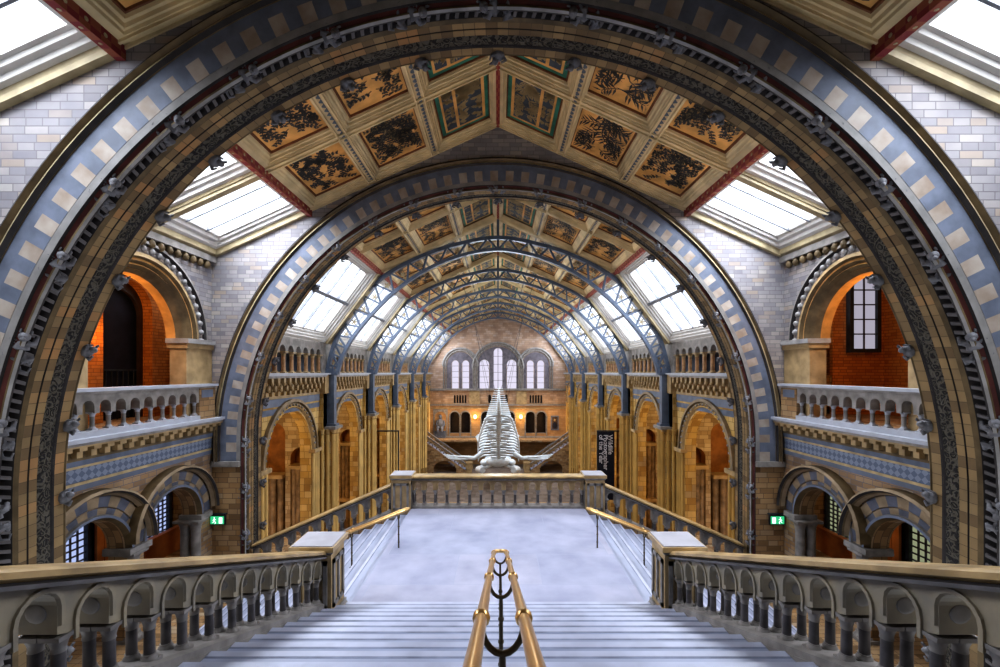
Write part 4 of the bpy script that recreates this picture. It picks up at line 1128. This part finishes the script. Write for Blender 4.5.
# ---------------------------------------------------------------- banner frames
for e in (-1, 1):
    if e > 0:
        T = thing('exhibition_banner', 'tall black hanging banner with white sideways lettering on the right of the hall', 'banner', (7.5,30,ZG))
    else:
        T = thing('banner_frame', 'thin dark metal gantry frame beside the left hall piers', 'frame', (-7.5,30,ZG))
    xa, xb = e*6.72, e*8.3
    b = MB(); b.bar((xa,30,ZG),(xa,30,-3.95),.1,.08,'irondk'); b.bar((xb,30,ZG),(xb,30,-3.95),.1,.08,'irondk'); b.bar((min(xa,xb)-.05,30,-3.95),(max(xa,xb)+.05,30,-3.95),.1,.08,'irondk')
    b.build('metal_frame', T)
    if e > 0:
        b = MB(); b.box(6.76,7.86,29.97,30.0,-8.6,-4.0,'black'); b.build('cloth', T)
        for k, (s_, sz) in enumerate((('Wildlife',.37),('Photographer',.37),('of the Year',.37))):
            c = bpy.data.curves.new('lettering','FONT'); c.body = s_; c.size = sz*1.15; c.extrude = .005; c.offset = .007; c.align_x = 'LEFT'
            o = bpy.data.objects.new('tmp', c); COL.objects.link(o); bpy.context.view_layer.update()
            me = bpy.data.meshes.new_from_object(o); bpy.data.objects.remove(o); me.materials.clear(); me.materials.append(M['white'])
            o = bpy.data.objects.new('lettering', me); COL.objects.link(o); o.parent = T; o.matrix_parent_inverse = T.matrix_world.inverted()
            o.matrix_basis = Matrix.Translation((7.45-.31*k, 29.95, -4.2)) @ Matrix.Rotation(pi/2,4,'X') @ Matrix.Rotation(-pi/2,4,'Z')

# ---------------------------------------------------------------- whale skeleton
T = thing('whale_skeleton', 'huge pale whale skeleton hanging in the middle of the hall', 'skeleton', (0,40,-8))
P0, P1 = Vector((.05,29,-1.05)), Vector((.05,43,-8.2))
def sp(t): return P0.lerp(P1, t)+Vector((0,0,.5*sin(pi*t)))
vb = MB(); vb.ball((0,0,0),(.17,.15,.13),'bone',8,5)
for s_ in (-1, 1): vb.hexa([(s_*.1,-.07,.04),(s_*.1,.07,.04),(s_*.1,.07,-.04),(s_*.1,-.07,-.04)],[(s_*.62,-.07,.05),(s_*.62,.09,.05),(s_*.62,.09,-.03),(s_*.62,-.07,-.03)],'bone')
vb.hexa([(-.04,-.07,.08),(.04,-.07,.08),(.04,.07,.08),(-.04,.07,.08)],[(-.03,-.0,.5),(.03,-.0,.5),(.03,.2,.5),(-.03,.2,.5)],'bone')
VM = mesh_of(vb, 'vertebra')
N = 34
for k in range(N):
    t = k/(N-1); s_ = .42+1.2*min(1, t*2.4); inst(VM, 'vertebra', T, sp(t), scl=(s_ if t < .75 else 1.2, s_, s_))
for k in range(15):
    t = .38+.58*k/14; p = sp(t); w = .95+.95*sin(pi*min(1,(k+1)/14)*.5); 
    for s_ in (-1, 1):
        b = MB(); b.tube([p+Vector((s_*.15,0,.02)), p+Vector((s_*w*.75,.1,-.1)), p+Vector((s_*w,.25,-.35)), p+Vector((s_*w*1.03,.35,-.7))],[.08,.10,.09,.05],'bone',6); b.build('rib', T)
for s_ in (-1, 1):
    b = MB(); q = Vector((s_*1.45,41.5,-6.6))
    for i in range(5):
        a0, a1 = radians(50+18*i), radians(68+18*i)
        b.hexa([q+Vector((0,-.05,-.9)),q+Vector((0,.05,-.9)),q+Vector((0,.05,-.85)),q+Vector((0,-.05,-.85))],
               [q+Vector((cos(a0)*.85,-.05,sin(a0)*.95)),q+Vector((cos(a0)*.85,.05,sin(a0)*.95)),q+Vector((cos(a1)*.85,.05,sin(a1)*.95)),q+Vector((cos(a1)*.85,-.05,sin(a1)*.95))],'bone')
    b.build('shoulder_blade', T)
    F = MB(); F.tube([(s_*1.5,41.4,-7.5),(s_*2.2,41.2,-7.95),(s_*2.8,41.0,-7.85)],[.22,.2,.19],'bone',8)
    F.tube([(s_*2.8,41.0,-7.8),(s_*3.7,40.7,-7.72)],[.13,.11],'bone',6); F.tube([(s_*2.8,41.0,-7.97),(s_*3.7,40.7,-7.95)],[.11,.1],'bone',6)
    for j in range(4): F.tube([(s_*3.7,40.7,-7.7-.09*j),(s_*(5.0-.15*j),40.3,-7.45-.12*j)],[.085,.04],'bone',5)
    F.build('flipper', T)
b = MB()
b.ball((0,43.6,-8.7),(1.2,1.1,.55),'bone',12,8); 
for s_ in (-1, 1):
    b.tube([(s_*.9,43.8,-8.7),(s_*.75,45.5,-9.0),(s_*.25,48.3,-9.6)],[.5,.35,.12],'bone',8)
    b.ball((s_*1.35,43.9,-8.9),(.42,.6,.35),'bone',8,6)
b.build('skull', T)
for s_ in (-1, 1):
    b = MB(); b.tube([(s_*1.5,43.2,-9.5),(s_*1.95,44.2,-9.65),(s_*1.6,46.3,-9.9),(s_*.3,48.9,-10.1)],[.3,.34,.26,.12],'bone',8); b.build('jaw_bone', T)
for (yy) in (31,37,43):
    b = MB(); z = sp((yy-29)/14).z
    for s_ in (-1,1): b.tube([(0,yy,z),(s_*2.5,yy,roof(2.5)-.1)],.012,'irondk',4)
    b.build('suspension_cable', T)

# ---------------------------------------------------------------- camera bay shell (behind the viewer)
for e in (-1, 1):
    b = MB(); mp = side_map(e); b.panel(mp, -5, NEAR, -6.4, roof(XS)+.25, [], 0, .4, 'wall'); struct(b.build('wall_'+SIDE[e]))
b = MB(); b.panel(lambda u,t,z: (u,-5-t,z), -XS, XS, -6.4, lambda u: roof(u)+.2, [], 0, .3, 'tan', kinks=(0,)); struct(b.build('wall_entrance'))
b = MB(); b.hexa([(-XS,-5,roof(XS)+.1),(0,-5,RIDGE+.1),(0,-5,RIDGE+.2),(-XS,-5,roof(XS)+.2)],[(-XS,1.42,roof(XS)+.1),(0,1.42,RIDGE+.1),(0,1.42,RIDGE+.2),(-XS,1.42,roof(XS)+.2)],'roofdk')
b.hexa([(XS,-5,roof(XS)+.1),(0,-5,RIDGE+.1),(0,-5,RIDGE+.2),(XS,-5,roof(XS)+.2)],[(XS,1.42,roof(XS)+.1),(0,1.42,RIDGE+.1),(0,1.42,RIDGE+.2),(XS,1.42,roof(XS)+.2)],'roofdk')
struct(b.build('ceiling_entrance'))

# ---------------------------------------------------------------- lights
for e in (-1, 1):
    point((e*9.75,10.9,2.3), 95, (1,.50,.14), .15); point((e*10.6,12.2,1.0), 16 if e < 0 else 4, (1,.45,.12), .3)
    point((e*11.2,13.9,-3.6), 34, (1,.66,.36), .3)
W = bpy.data.worlds.new('World'); bpy.context.scene.world = W; W.use_nodes = True
nt = W.node_tree; bg = nt.nodes['Background']; bg.inputs[0].default_value = (.88,.93,1,1); bg.inputs[1].default_value = 1.6
point((0,31,2.5), 420, (.85,.95,1), .5, 'whale_fill_light'); point((0,39,1.5), 420, (.85,.95,1), .5, 'whale_fill_light')  # unseen cool fill added to brighten the whale bones
# weak unseen fill added behind the viewer; the entrance wall has no window
area((0,-4.4,-.2), (radians(78),0,0), 9, 2.5, 12, (.92,.94,1), 'rear_fill_light')
for e in (-1, 1):      # unseen warm fill spots added to brighten the painted ceiling
    l = bpy.data.lights.new('ceiling_fill_spot', 'SPOT'); l.energy = 360; l.color = (1,.72,.42); l.spot_size = radians(46); l.spot_blend = .6; l.shadow_soft_size = .2
    o = bpy.data.objects.new('ceiling_fill_spot', l); COL.objects.link(o); o.location = (e*8.2, 10.87, -1.15)
    o.rotation_euler = (Vector((e*2.2,10.87,6.6))-o.location).to_track_quat('-Z','Y').to_euler()
# ---------------------------------------------------------------- camera
cam = bpy.data.cameras.new('Camera'); co = bpy.data.objects.new('Camera', cam); COL.objects.link(co)
co.location = (0,0,0); co.rotation_euler = (pi/2,0,0)
cam.sensor_width = 36; cam.lens = 444/1000*36; cam.shift_x = .002; cam.shift_y = .039; cam.clip_start = .05; cam.clip_end = 300
sc = bpy.context.scene; sc.camera = co
sc.view_settings.view_transform = 'Standard'; sc.view_settings.look = 'Medium High Contrast'; sc.view_settings.exposure = .12
sc.cycles.max_bounces = 6; sc.cycles.diffuse_bounces = 2; sc.cycles.transparent_max_bounces = 12; sc.cycles.use_denoising = True
